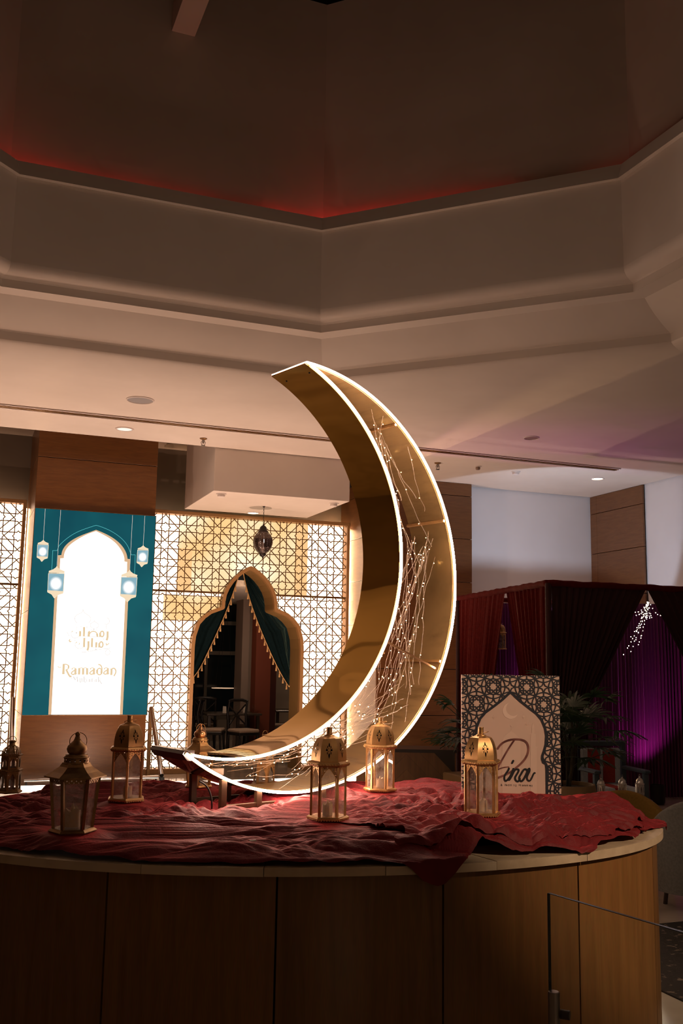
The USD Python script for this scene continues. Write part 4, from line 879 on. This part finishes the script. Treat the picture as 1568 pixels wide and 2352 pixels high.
def lantern_tiers(t, m='gold_dark'):
    def tier(r, z0, z1, w, holes):
        ap = r * math.cos(PI / 6); g = sbox(-r / 2, z0, r / 2, z1).difference(pointed(w, z0 + .008, z0 + (z1 - z0) * .55, z1 - .012)).difference(unary_union([Point(x, z).buffer(.0024, quad_segs=2) for x, z in holes]))
        for k in range(6):
            part(t, 'arched_side', face(up(ext(g, .0014)), k, ap - .0014), m)
            part(t, 'glass_pane', face(up(ext(sbox(-r / 2 + .003, z0 + .004, r / 2 - .003, z1 - .004), .001)), k, ap - .006), 'glass')
    part(t, 'base', lathe([(0, 0), (.066, 0), (.067, .006), (.058, .012), (0, .012)], 6, 0), m)
    tier(.0575, .012, .108, .034, [(s * .021, .092) for s in (-1, 1)])
    part(t, 'collar', lathe([(.054, .106), (.064, .109), (.064, .115), (.052, .119), (0, .119)], 6, 0), m); part(t, 'collar_trim', beads(.064, .112, 6, .0026), m)
    tier(.050, .119, .185, .030, [(s * .018, .172) for s in (-1, 1)])
    part(t, 'collar', lathe([(.047, .183), (.060, .186), (.060, .191), (.050, .194), (0, .194)], 6, 0), m); part(t, 'collar_trim', beads(.060, .1885, 6, .0026), m)
    pr_ = lambda v: .050 * (1 - v ** 2.2) ** .6 if v < .96 else .014
    hs = []
    for i in range(5):
        for j in range(6): hs.append(affinity.scale(Point(-.72 + i * .36, .10 + j * .14).buffer(.055, quad_segs=2), 2.0, 1.))
    pan = sbox(-1, 0, 1, .95).difference(unary_union(hs))
    for k in range(6): part(t, 'dome_panel', Rz(wrap(pan, lambda u, v: (pr_(v) * math.cos(PI / 6), u * pr_(v) * .5, .194 + .045 * v), .5, .12), k * PI / 3 + PI / 6), m, 25)
    part(t, 'cap', lathe([(.020, .234), (.014, .240), (.012, .250), (.018, .257), (.012, .262), (0, .262)], 20), m, 30)
    q = torus(.020, .0014); part(t, 'ring_handle', T(q, 0, 0, .262), m, True)
t1 = thing('tiered_lantern', 'small dark two-tiered lantern with arched openings at the far left of the platform', 'lantern', stand(.32, 5.444), .2, 'dark tiered lanterns'); lantern_tiers(t1)
x, y, z = stand(1.67, 5.41); again(t1, 'tiered_lantern', 'dark two-tiered lantern seen through the bottom of the crescent', 'lantern', (x, y, z), .55, 'dark tiered lanterns', 1.05)
# ================================================================== THE PINK SIGN BOARD
BW, BH = .539, .67
bo = homography([(62, 72), (1468, 72), (66, 1852), (1500, 1862)], [(0, BH), (BW, BH), (0, 0), (BW, 0)])
brd = thing('sign_board', 'pink standing sign board with a black star-lattice border and handwritten lettering', 'sign', (2.620, 4.8586, ZT + .022), math.radians(-21.7))
part(brd, 'panel', bx(0, BW, 0, .018, 0, BH, .002), 'board'); part(brd, 'foot', bx(.02, BW + .03, -.03, .07, -.016, .0, .002), 'white_trim')
def bp(name, g, m, lay): return part(brd, name, up(ext(g, .0008), -.0002 - .0008 * lay), m)
def mirror(h): return Polygon([(BW / 2 + a, b) for a, b in h] + [(BW / 2 - a, b) for a, b in h[::-1]])
hp_ = bo([(766, 335), (880, 440), (1010, 540), (1120, 620), (1195, 705), (1245, 820), (1263, 930), (1256, 1050), (1230, 1140), (1206, 1210), (1204, 1265), (1222, 1315), (1262, 1340), (1268, 1400), (1275, 1852)])
inn = mirror([(max(a - BW / 2, 0), max(b, .0)) for a, b in hp_])
sq = sbox(0, 0, BW, BH); nav = inn.buffer(.0135, join_style=1).difference(inn).intersection(sq)
bp('arch_border', nav, 'navy', 2)
u = .092; X0_, Z0_ = .1756, .607; L = []
def star(x, z, n, ro, ri, a0=0.): return [(x + (ro if k % 2 == 0 else ri) * math.cos(a0 + k * PI / n), z + (ro if k % 2 == 0 else ri) * math.sin(a0 + k * PI / n)) for k in range(2 * n + 1)]
for i in range(-3, 6):
    for j in range(-2, 9):
        x, z = X0_ + u * i, Z0_ - u * j
        if (i + j) % 2 == 0:
            L += [LineString(star(x, z, 8, .30 * u, .205 * u, PI / 8 * 0)), Point(x, z).buffer(.46 * u, quad_segs=8).exterior, Point(x, z).buffer(.70 * u, quad_segs=9).exterior]
            for k in range(8):
                a = k * PI / 4; b0, b1 = a + PI / 8, a - PI / 8
                for bb in (b0, b1): L.append(LineString([(x + .30 * u * math.cos(a), z + .30 * u * math.sin(a)), (x + .46 * u * math.cos(bb), z + .46 * u * math.sin(bb))]))
            for sx in (-1, 1):
                for a in (PI / 8, 3 * PI / 8):
                    b_ = a; L.append(LineString([(x + sx * .46 * u * math.cos(a), z + .46 * u * math.sin(a)), (x + sx * (u - .46 * u * math.cos(b_)), z + u - .46 * u * math.sin(b_))]))
        else:
            L += [LineString(star(x, z, 4, .30 * u, .13 * u))] + [LineString([(x + .30 * u * math.cos(k * PI / 2), z + .30 * u * math.sin(k * PI / 2)), (x + .5 * u * math.cos(k * PI / 2), z + .5 * u * math.sin(k * PI / 2))]) for k in range(4)]
lat = unary_union([l.buffer(.0030, cap_style=1, quad_segs=2) for l in L]).intersection(sq).difference(inn.buffer(.010))
part(brd, 'star_lattice', up(ext(lat.simplify(.0003), .003), -.0002), 'navy')
BU = BW / 1406
bp('pale_moon', Point(*bo([(765, 580)])[0]).buffer(112 * BU).difference(Point(*bo([(803, 548)])[0]).buffer(100 * BU)), 'board_light', 0)
bp('mosque_print', unary_union([Polygon(bo([(775, 828), (782, 868), (840, 912), (890, 960), (905, 1010), (908, 1250), (905, 1850), (645, 1850), (640, 1250), (648, 1010), (662, 960), (712, 912), (768, 868)])), Polygon(bo([(1090, 745), (1108, 792), (1110, 900), (1130, 906), (1128, 1080), (1162, 1086), (1144, 1112), (1144, 1850), (1050, 1850), (1055, 912), (1040, 906), (1070, 892), (1072, 792)])),
    Point(*bo([(785, 780)])[0]).buffer(24 * BU).difference(Point(*bo([(793, 772)])[0]).buffer(20 * BU))]), 'board_mid', 0)
bp('star_print', unary_union([Polygon([tuple(bo([(cx + (r if k % 2 == 0 else r * .22) * math.cos(k * PI / 4), cy + (r if k % 2 == 0 else r * .22) * math.sin(k * PI / 4))])[0]) for k in range(8)]) for cx, cy, r in ((950, 655, 34), (995, 765, 22), (520, 670, 26))]), 'board_light', 1)
B = lambda p, w, n=30: stroke(bo(spline(p, n)), w * BU)
bp('initial_letter', unary_union([B([(582, 1118), (625, 1060), (700, 1010), (800, 985), (900, 985), (985, 1015), (1022, 1100), (1005, 1200), (950, 1290), (860, 1375), (770, 1445), (680, 1495), (590, 1530), (540, 1560)], 28, 60), B([(815, 1000), (760, 1080), (690, 1195), (620, 1320), (560, 1430), (510, 1520)], 24), B([(560, 1430), (640, 1392), (740, 1376)], 16)]), 'bronze_ink', 2)
bp('script_lettering', unary_union([B([(742, 1398), (700, 1470), (676, 1540), (692, 1575), (730, 1550), (790, 1450), (806, 1402)], 26), stroke(bo([(788, 1318), (804, 1288)]), 28 * BU), B([(806, 1402), (775, 1480), (745, 1560), (800, 1470), (850, 1408), (878, 1410), (862, 1470), (832, 1545), (850, 1575), (900, 1540)], 26, 40),
    B([(1010, 1425), (972, 1405), (920, 1470), (892, 1545), (912, 1575), (965, 1530), (1040, 1408)], 26, 40), B([(1040, 1408), (1018, 1480), (1008, 1550), (1030, 1570), (1070, 1530), (1116, 1458)], 22)]), 'ink', 3)
tt = []; xs = 625
for chx in '& Wedding Planning':
    if chx != ' ':
        g = meshkit.text_mesh(chx, 27 * BU, .0008); p = bo([(xs, 1648)])[0]; tt.append(T(up(g), p[0], -.0006, p[1]))
    xs += 25.6
part(brd, 'small_lettering', cat(tt), 'ink')
# ================================================================== THE DRAPED PAVILION
pav = thing('draped_pavilion', 'draped pavilion frame hung with dark burgundy curtains behind the sign', 'pavilion', base=(6.0, 9.12, 0))
TC = {'n': np.array([5.985, 9.12]), 'l': np.array([6.40, 11.95]), 'r': np.array([9.6, 8.95]), 'b': np.array([10.0, 11.9])}; TZ = 2.585
for a, b in (('n', 'l'), ('n', 'r'), ('l', 'b'), ('r', 'b')):
    q = np.linspace(0, 1, 60)[:, None]; p = TC[a] * (1 - q) + TC[b] * q
    sag = .010 * np.sin(np.linspace(0, 40, 60)) * .3
    part(pav, 'wrapped_rod', tube(np.c_[p, TZ + sag], .036 + .003 * np.sin(np.linspace(0, 90, 60)), 10), 'drape', True)
for a in TC: part(pav, 'post', cyl((*TC[a], 0), (*TC[a], TZ), .035, 12), 'drape_dark', 40)
def drapery(a, b, t0, t1, u0, u1, m, folds_=22, amp=.035, tie=1.1, ztop=TZ - .02, z1=.02, seed=1, off=.0, power=1.6):
    """hangs between t0..t1 of a rod and is drawn together to u0..u1 at the height 'tie'"""
    A, Bp = np.array(TC[a]) if isinstance(a, str) else np.array(a), np.array(TC[b]) if isinstance(b, str) else np.array(b)
    d = Bp - A; nn = np.array([-d[1], d[0]]) / np.linalg.norm(d); r = np.random.default_rng(seed); ph = r.uniform(0, 6, 3)
    ns, nz = folds_ * 10, 44; P = np.zeros((nz, ns, 3))
    for i, z in enumerate(np.linspace(ztop, z1, nz)):
        k = np.clip((ztop - z) / (ztop - tie), 0, 1); k = 1 - (1 - k) ** power if power > 0 else k
        s = np.linspace(0, 1, ns); w0, w1 = t0 * (1 - k) + u0 * k, t1 * (1 - k) + u1 * k
        t = w0 + (w1 - w0) * s
        f = np.sin(s * folds_ * 2 * PI + ph[0] + .8 * np.sin(s * 9 + ph[1])) + .4 * np.sin(s * folds_ * 4.3 * PI + ph[2])
        o = off + amp * f * (.35 + .65 * min(1, 3 * (ztop - z) / ztop + .15))
        P[i] = np.c_[A + np.outer(t, d) + np.outer(o, nn), np.full(ns, z)]
    g = grid(P); return g
part(pav, 'curtain', drapery('n', 'l', .02, .40, .02, .17, 'drape', 9, .026, .9, seed=2, power=1.0), 'drape', True, 'burgundy curtain nearest the corner, drawn to the right')
part(pav, 'curtain', drapery('n', 'l', .42, .99, .62, .99, 'drape', 10, .024, .9, seed=3, power=1.0), 'drape', True, 'burgundy curtain at the far left end')
part(pav, 'curtain', drapery('n', 'r', .01, .345, .01, .085, 'drape_dark', 14, .022, 1.0, seed=4, power=1.0), 'drape_dark', True, 'dark curtain just right of the corner')
part(pav, 'curtain', drapery('n', 'r', .35, .80, .62, .80, 'drape_dark', 14, .022, .9, seed=5, power=1.0), 'drape_dark', True, 'dark curtain at the right edge')
fr = thing('fringe_curtain', 'purple-lit string fringe curtain along the back of the pavilion', 'curtain', base=(8.2, 11.8, 0))
part(fr, 'fringe_panel', drapery((6.45, 11.78), (9.9, 11.74), 0, 1, 0, 1, 'fringe', 74, .030, 1., TZ - .05, .02, 7), 'fringe', True)
part(fr, 'rod', cyl((6.45, 11.8, TZ - .06), (9.9, 11.76, TZ - .06), .014, 8), 'black_metal')
fr2 = thing('fringe_curtain', 'shorter purple-lit string fringe curtain across the right half of the pavilion', 'curtain', base=(8.8, 10.6, 0))
part(fr2, 'fringe_panel', drapery((7.75, 10.9), (9.8, 10.6), 0, 1, 0, 1, 'fringe', 42, .034, 1., TZ - .05, .02, 8), 'fringe', True)
part(fr2, 'rod', cyl((7.75, 10.92, TZ - .06), (9.8, 10.62, TZ - .06), .014, 8), 'black_metal')
x, y, z = 6.36, 10.78, 1.885
gl = again(DOMED, 'domed_lantern', 'small gold lantern hanging in the left opening of the pavilion', 'lantern', (x, y, z), .5, None, .86)
solo('lantern_cord', cyl((6.36, 10.78, z + .33), (6.25, 10.75, TZ), .0035, 6), 'tassel', 'thin cord holding the small gold lantern in the pavilion', 'cord', True)
sl_ = thing('string_lights', 'string of small white bulbs hanging in the right opening of the pavilion', 'string lights', base=(7.8, 9.9, TZ)); rnd = random.Random(3)
hub = np.array([7.98, 9.95, 2.52]); bl = trimesh.creation.icosphere(1, .0062)
ends = [(7.74, 2.36), (7.80, 2.33), (8.16, 2.33), (7.93, 2.31), (7.70, 2.05), (7.80, 2.12), (7.60, 1.83), (7.66, 1.90), (7.72, 1.86), (7.78, 1.98), (7.85, 1.93), (7.90, 2.02), (7.95, 2.30), (8.02, 2.28), (8.08, 2.30), (8.12, 2.31), (7.88, 2.33)]
for k, (ex, ez) in enumerate(ends):
    n = 7 if ez < 2.2 else 5; e = np.array([ex, 9.92 + .01 * k, ez]); q = np.linspace(0, 1, 12)[:, None]; p = hub * (1 - q) + e * q; p[:, 2] -= .05 * np.sin(PI * q[:, 0])
    st = part(sl_, 'strand', tube(p, .0018, 4), 'wire_dark', True)
    for d in range(n):
        t = (d + .6 + rnd.uniform(-.25, .25)) / n; i = t * 11; a = p[int(i)] * (1 - i % 1) + p[min(int(i) + 1, 11)] * (i % 1); part(st, 'bulb', T(bl, *a), 'dot', True)
# floor lamps that colour the fringe and the ceiling
def uplight(x, y, col, power, aim, label, z=.0, r=.07, hc=.24, cone=30.):
    t = thing('uplighter', label, 'stage light', (x, y, z))
    part(t, 'can', lathe([(.0, .02), (.085, .02), (.09, .03), (.09, hc), (.082, hc), (.082, hc - .04), (0, hc - .04)], 24), 'black_metal', 40); part(t, 'foot', bx(-.08, .08, -.02, .02, 0, .02), 'black_metal')
    if z > .2: part(t, 'stand', cyl((0, 0, .02), (0, 0, -z + .01), .014, 8), 'black_metal'); part(t, 'stand_base', lathe([(0, -z), (.16, -z), (.16, -z + .012), (0, -z + .02)], 24), 'black_metal')
    d = UsdLux.SphereLight.Define(stage, t + '/lamp'); rs = .11 if r > .1 else .035; d.CreateRadiusAttr(rs); d.CreateIntensityAttr(power * (r / rs) ** 2); d.CreateColorAttr(col)
    sh = UsdLux.ShapingAPI.Apply(d.GetPrim()); sh.CreateShapingConeAngleAttr(cone); sh.CreateShapingConeSoftnessAttr(.6)
    a = np.array(aim, float); a /= np.linalg.norm(a)
    zax = -a; xax = np.cross((0, 1, 0), zax); xax /= np.linalg.norm(xax); yax = np.cross(zax, xax); o = np.array([0, 0, hc + .005]) + .0 * a
    d.AddTransformOp().Set(Gf.Matrix4d(*[float(v) for row in ((*xax, 0), (*yax, 0), (*zax, 0), (*o, 1)) for v in row]))
uplight(7.1, 11.35, (1., .08, .85), 170., (.0, .3, 1), 'purple uplighter on the floor by the fringe curtain', cone=40.)
uplight(8.35, 10.35, (1., .08, .85), 130., (.0, .35, 1), 'purple uplighter on the floor at the right of the pavilion', cone=46.)
def track_spot(x, y, z, aim, power, ang, label, col=(1., .68, .46), floor=False, soft=.5):
    t = thing('track_spotlight', label, 'spotlight', (x, y, z))
    a = np.array(aim, float) - (x, y, z - .12); a /= np.linalg.norm(a)
    part(t, 'mount', cyl((0, 0, -z if floor else 0), (0, 0, -.10), .012, 10), 'black_metal'); part(t, 'can', tube([np.array((0, 0, -.12)) - a * .10, np.array((0, 0, -.12)) + a * .05], .05, 20, False), 'black_metal', 40)
    zax = -a; xax = np.cross((0, 1, 0), zax); xax /= np.linalg.norm(xax); yax = np.cross(zax, xax); o = np.array((0, 0, -.12)) + a * .02
    d = UsdLux.SphereLight.Define(stage, t + '/lamp'); d.CreateRadiusAttr(.04); d.CreateIntensityAttr(power); d.CreateColorAttr(col)
    d.AddTransformOp().Set(Gf.Matrix4d(*[float(v) for row in ((*xax, 0), (*yax, 0), (*zax, 0), (*o, 1)) for v in row]))
    sh = UsdLux.ShapingAPI.Apply(d.GetPrim()); sh.CreateShapingConeAngleAttr(ang); sh.CreateShapingConeSoftnessAttr(soft)
track_spot(7.6, 11.3, 2.53, (7.6 + 5., 11.3 + 7.5, 2.41 + 4.5), 2100., 42., 'cool white spotlight on a stand inside the pavilion', (.70, .80, 1.), True, .15)
# kilim armchair and the small table with silver lanterns
ac = thing('armchair', 'low wooden armchair coloured as blue-lit, with a red and white kilim back inside the pavilion', 'armchair', (7.05, 9.55, 0), -.15)
part(ac, 'seat', bx(-.26, .26, -.26, .24, .26, .36, .03), 'kilim_white')
part(ac, 'seat_band', bx(-.09, .09, -.262, .242, .262, .364, .03), 'kilim_red')
for sx in (-1, 1):
    part(ac, 'post', bx(sx * .30 - .03, sx * .30 + .03, .22, .28, 0, .84, .008), 'blue_lit_wood'); part(ac, 'leg', bx(sx * .30 - .03, sx * .30 + .03, -.28, -.22, 0, .52, .008), 'blue_lit_wood')
    part(ac, 'arm', bx(sx * .30 - .04, sx * .30 + .04, -.31, .22, .52, .56, .012), 'blue_lit_wood')
part(ac, 'top_rail', bx(-.33, .33, .22, .28, .78, .84, .01), 'blue_lit_wood')
part(ac, 'backrest', bx(-.25, .25, .20, .25, .36, .76, .02), 'kilim_white')
for sx in (-1, 1): part(ac, 'back_band', bx(sx * .095 - .075, sx * .095 + .075, .192, .202, .37, .75, .003), 'kilim_red')
part(ac, 'diamond_strip', cat([up(ext(Polygon([(0, z), (.016, z + .022), (0, z + .044), (-.016, z + .022)]), .004), .193) for z in np.arange(.375, .72, .046)]), 'kilim_white')
tb_ = thing('side_table', 'low dark side table carrying three silver lanterns', 'table', (5.50, 7.31, 0))
part(tb_, 'top', lathe([(0, .535), (.27, .535), (.275, .545), (.27, .557), (0, .557)], 40), 'table_dark', 40)
part(tb_, 'stem', cyl((0, 0, .02), (0, 0, .54), .03, 14), 'table_dark', 40); part(tb_, 'foot', lathe([(0, 0), (.19, 0), (.18, .015), (.03, .03), (0, .03)], 32), 'table_dark', 40)
def silver_parts(t):
    part(t, 'base', lathe([(0, 0), (.040, 0), (.041, .006), (.034, .010), (0, .010)], 8), 'silver')
    g = sbox(-.0118, .010, .0118, .118).difference(pointed(.012, .055, .085, .104)).difference(pointed(.010, .018, .034, .046))
    for k in range(8): part(t, 'pierced_side', Rz(T(up(ext(g, .001)), 0, -.031, 0), k * PI / 4), 'silver')
    part(t, 'inner_tube', lathe([(.022, .01), (.022, .115)], 12), 'glass')
    part(t, 'collar', lathe([(.031, .116), (.038, .119), (.038, .125), (.030, .129), (0, .129)], 8), 'silver')
    part(t, 'dome', lathe([(.031, .128), (.030, .142), (.024, .156), (.013, .166), (.007, .169), (.007, .176), (.010, .178), (0, .180)], 8), 'silver', 25)
    part(t, 'ring_handle', T(torus(.010, .001, 16), 0, 0, .186), 'silver', True)
sv = thing('silver_lantern', 'bright silver lantern, leftmost of three on the dark side table', 'lantern', (5.34, 7.362, .557), 0, 'silver lanterns on the side table'); silver_parts(sv)
again(sv, 'silver_lantern', 'silver lantern in the middle of three, partly behind the ochre chair', 'lantern', (5.513, 7.296, .557), .3, 'silver lanterns on the side table', 1.06)
again(sv, 'silver_lantern', 'silver lantern, rightmost of three, behind the chairs', 'lantern', (5.655, 7.241, .557), .5, 'silver lanterns on the side table', 1.1)
# tub chairs
def tub(name, label, x, y, rz, rad, top, m, mseat):
    t = thing(name, label, 'chair', (x, y, 0), rz)
    n = 40; ang = np.radians(np.linspace(-105, 105, n)); rows = []
    prof = [(-.055, .20), (-.06, .40), (-.052, 1.), (-.03, 1.04), (0, 1.05), (.03, 1.04), (.05, 1.0), (.04, .42), (.02, .20)]
    for dr, hz in prof:
        hh = np.array([(top * (1 - .42 * (abs(a) / math.radians(105)) ** 2.6)) for a in ang])
        zz_ = np.where(hz <= .42, hz * top * .9, hh * hz); rr_ = rad + dr + .03 * (zz_ / top)
        rows.append(np.c_[rr_ * np.sin(ang), rr_ * np.cos(ang), zz_])
    part(t, 'backrest', grid(np.array(rows)), m, True)
    part(t, 'seat', lathe([(0, .22), (rad - .04, .22), (rad - .02, .26), (rad - .02, .36), (rad - .05, .40), (0, .41)], 40), mseat, 40)
    for a in (.8, 2.4, 3.9, 5.5): part(t, 'leg', cyl((rad * .7 * math.cos(a), rad * .7 * math.sin(a), .22), (rad * .8 * math.cos(a), rad * .8 * math.sin(a), 0), .016, 8), 'table_dark', 40)
tub('tub_chair', 'ochre upholstered tub chair beyond the right edge of the platform', 5.30, 6.75, 0.2, .24, .645, 'yellow', 'yellow')
tub('tub_chair', 'grey upholstered tub chair with woven fabric just right of the platform', 5.06, 5.90, 2.9, .27, .76, 'grey', 'weave')
# ================================================================== PALMS, COUNTER, GLASS
def palm(name, label, x, y, r, h, seed, nl, zlo, zhi, spread, pot_m='pot', square=False):
    t = thing(name, label, 'potted plant', (x, y, 0)); rr = random.Random(seed)
    if square: part(t, 'pot', bx(-r, r, -r, r, 0, h, .01), pot_m)
    else: part(t, 'pot', lathe([(0, 0), (r * .82, 0), (r * .93, h * .25), (r * 1.0, h * .62), (r * .98, h * .88), (r * .92, h), (r * .86, h), (r * .86, h - .04), (0, h - .04)], 40), pot_m, 40)
    part(t, 'soil', lathe([(0, h - .03), (r * .86, h - .035)], 20), 'soil')
    canes = []
    for k in range(7):
        a = rr.uniform(0, 6.28); q = rr.uniform(.0, .5) * r; b = np.array([q * math.cos(a), q * math.sin(a), h - .05]); e = b + np.array([math.cos(a) * .10, math.sin(a) * .10, rr.uniform(.45, .85) * (zhi - h)])
        canes.append((b, e)); part(t, 'cane', tube(spline([b, (b + e) / 2 + np.array([.01, -.01, 0]), e], 8), .012, 6), 'stem', True)
    for k in range(nl):
        b, e = canes[k % 7]; q = rr.uniform(.25, 1.); o = b * (1 - q) + e * q; a = rr.uniform(0, 6.28); el = rr.uniform(.1, 1.1); ln = rr.uniform(.22, .42) * spread
        d = np.array([math.cos(a) * math.cos(el), math.sin(a) * math.cos(el), math.sin(el)]); tip = o + d * ln; tip[2] = min(max(tip[2], zlo), zhi)
        ms = [tube(spline([o, (o + tip) / 2 + (0, 0, .03), tip], 6), .0035, 4)]
        side = np.cross(d, (0, 0, 1.)); side /= np.linalg.norm(side); upv = np.cross(side, d)
        nf = rr.randint(8, 11)
        for j in range(nf):
            f = -1.25 + 2.5 * j / (nf - 1) + rr.uniform(-.08, .08); dd = d * math.cos(f) + side * math.sin(f); L_ = rr.uniform(.20, .30) * spread * (1 - .25 * abs(f) / 1.25); w = .014 * spread
            tt_ = np.linspace(0, 1, 6); c = tip + np.outer(tt_ * L_, dd) + np.outer(tt_ ** 2.0 * L_ * .42, (0, 0, -1.)) + np.outer(tt_ * .0, upv)
            wv = np.cross(dd, upv); ww = w * np.array([.35, .9, 1, .9, .6, .12]); fold = np.array([0, 0, 1]) * .004
            l, r_ = c + wv * ww[:, None] + fold, c - wv * ww[:, None] + fold
            ms.append(grid(np.stack([l, c, r_], 1)))
        part(t, 'leaf', cat(ms), 'leaf', True)
    return t
palm('potted_palm', 'fan palm in a square tan planter behind the left side of the sign board', 4.58, 8.30, .20, .69, 4, 34, .82, 1.52, .95, square=True)
palm('potted_palm', 'fan palm in a round tan planter behind the right side of the sign', 5.33, 7.86, .27, .63, 9, 44, .80, 1.56, 1.15)
ct = thing('counter', 'low wooden counter with chevron veneer and a black top, behind the platform', 'counter', base=(4.1, 8.75, 0))
dv = np.array([.919, -.36]); ca = np.array([3.66, 8.88])
def slab(s0, s1, d0, d1, z0, z1, c=.003):
    nv = np.array([.36, .919]); return hull([(*(ca + dv * (s0 if i == 0 else s1) + nv * (d0 if j == 0 else d1)), z0 if k == 0 else z1) for i, j, k in np.ndindex(2, 2, 2)])
part(ct, 'top', slab(-.02, .965, -.02, .42, .855, .885), 'wood_dark'); part(ct, 'carcass', slab(0, .95, .012, .40, 0, .855), 'wood_dark')
MT['wood_chev_a'] = wood('wood_chevron_right', (.17, .075, .022), (.25, .115, .036), (8., 8., .7), .5)
MT['wood_chev_b'] = wood('wood_chevron_left', (.145, .062, .018), (.22, .10, .030), (8., 8., .7), .5)
for k in range(2):
    base = sbox(.475 * k, .0, .475 * (k + 1), .853)
    for j in range(-6, 8):
        s = 1 if k == 0 else -1; x0 = .475 * k
        st_ = Polygon([(x0, .14 * j - (.475 if s > 0 else 0)), (x0 + .475, .14 * j + (0 if s > 0 else -.475)), (x0 + .475, .14 * j + .138 + (0 if s > 0 else -.475)), (x0, .14 * j + .138 - (.475 if s > 0 else 0))]).intersection(base)
        if st_.area > 1e-4:
            m = up(ext(st_, .012)); m.apply_transform(trimesh.transformations.rotation_matrix(math.atan2(dv[1], dv[0]), (0, 0, 1))); part(ct, 'veneer_strip', T(m, ca[0] + .36 * .012, ca[1] + .919 * .012, 0), 'wood_chev_a' if (j + k) % 2 else 'wood_chev_b')
def glass_panel(name, label, a, b, z0, z1, posts):
    a, b = np.array(a), np.array(b); d = (b - a) / np.linalg.norm(b - a); nv = np.array([-d[1], d[0]]) * .005
    t = thing(name, label, 'glass panel', base=(a[0], a[1], 0)); P = lambda s, o, z: (*(a + (b - a) * s + nv * o), z)
    part(t, 'pane', hull([P(s, o, z) for s in (0, 1) for o in (-1, 1) for z in (z0, z1)]), 'glass_clear')
    part(t, 'edge', cat([hull([P(s, o, z) for s in (0, 1) for o in (-1.02, 1.02) for z in (z1, z1 + .0016)]), hull([(*(a + nv * o - d * e), z) for o in (-1.02, 1.02) for e in (0, .0016) for z in (z0, z1)])]), 'glass_edge')
    for s, zt in posts:
        q = a + (b - a) * s; part(t, 'clamp_post', lathe([(0, 0), (.05, 0), (.05, .012), (.018, .016), (.018, zt), (0, zt + .002)], 20), 'steel', 40) if 0 else part(t, 'clamp_post', T(lathe([(0, 0), (.05, 0), (.05, .012), (.0165, .016), (.0165, zt), (.014, zt + .003), (0, zt + .003)], 20), q[0], q[1], 0), 'steel', 40)
        part(t, 'bolt', cyl((q[0] + .014, q[1] - .012, zt - .055), (q[0] + .032, q[1] - .030, zt - .055), .013, 12), 'black_metal', 40)
glass_panel('glass_panel', 'frameless glass balustrade panel on a steel post at the lower right', (1.648, 2.532), (1.862, 1.40), .70, 1.05, [(.012, .785), (.9, .785)])
glass_panel('glass_panel', 'low glass wind screen in front of the counter', (3.55, 8.45), (4.46, 8.10), .05, .60, [(.02, .62), (.98, .1)])
glass_panel('glass_panel', 'low glass wind screen behind the tub chairs at the right', (5.80, 6.55), (7.1, 6.3), .05, .42, [(.02, .2), (.98, .2)])
# fill lamps added out of view behind the photographer
for k, (x, y, p) in enumerate(((-2.6, -2.2, 1.), (5.2, -2.2, 1.))):
    downlight(x, y, ZS, .12, ('added fill downlight behind the photographer, left', 'added fill downlight behind the photographer, right')[k], 'lamp_dim', 18. * HALL)

for x, y, p, lb in ((-.8, 11.4, 3900., 'left one by the screens'), (1.9, 12.0, 3000., 'middle one by the screens'), (4.2, 12.9, 5600., 'right one by the screens'), (-.9, 7.8, 650., 'left one close to the platform'), (.8, 8.0, 650., 'middle one close to the platform'), (2.6, 7.7, 900., 'right one close to the platform')):  # added lamps, hidden from view, that brighten ceiling, cove and bulkhead
    t = thing('uplighter', 'added warm fill uplighter hidden behind the platform, ' + lb, 'stage light', (x, y, 0))
    part(t, 'can', lathe([(0, .02), (.085, .02), (.09, .03), (.09, .08), (.082, .08), (.082, .035), (0, .035)], 24), 'black_metal', 40); part(t, 'foot', bx(-.08, .08, -.02, .02, 0, .02), 'black_metal')
    d = UsdLux.SphereLight.Define(stage, t + '/lamp'); d.CreateRadiusAttr(.03); d.CreateIntensityAttr(p * 1.5); d.CreateColorAttr((1., .61, .44))
    a = np.array((0, .30, 1.)); a /= np.linalg.norm(a); zx = -a; xx = np.cross((0, 1, 0), zx); xx /= np.linalg.norm(xx); yx = np.cross(zx, xx)
    d.AddTransformOp().Set(Gf.Matrix4d(*[float(v) for row in ((*xx, 0), (*yx, 0), (*zx, 0), (0, 0, .085, 1)) for v in row]))
    sh = UsdLux.ShapingAPI.Apply(d.GetPrim()); sh.CreateShapingConeAngleAttr(78.); sh.CreateShapingConeSoftnessAttr(1.)
uplight(8.6, 12.9, (1., .66, .54), 260., (0, .1, 1), 'added warm fill uplighter behind the pavilion', hc=.08, cone=80.)  # unseen lamp added to warm the white wall
track_spot(4.6, -1.2, ZS, (2.95, 4.75, 1.22), 13500., 14.5, 'black track spotlight behind the photographer aimed at the sign board')

def wall_lamp(x, z, p, lb):  # added lamp out of view, brightens the platform's front
    t = thing('wall_lamp', lb, 'fill lamp', (x, Y0, z))
    part(t, 'plate', bx(-.06, .06, 0, .015, -.09, .09, .004), 'gold_dark'); part(t, 'shade', T(lathe([(.07, -.10), (.09, .10), (.088, .10), (.068, -.10)], 24), 0, .12, 0), glow('shade_glow_%d' % int(x * 10 + 100), (1., .64, .36), p), 40)
    part(t, 'arm', cyl((0, .01, 0), (0, .12, 0), .01, 8), 'gold_dark')
for x, p, lb in ((1.0, 42., 'added fill lamp behind the photographer, left one'), (4.2, 12., 'added fill lamp behind the photographer, middle one'), (7.4, 8., 'added fill lamp behind the photographer, right one')): wall_lamp(x, 1.5, p, lb)
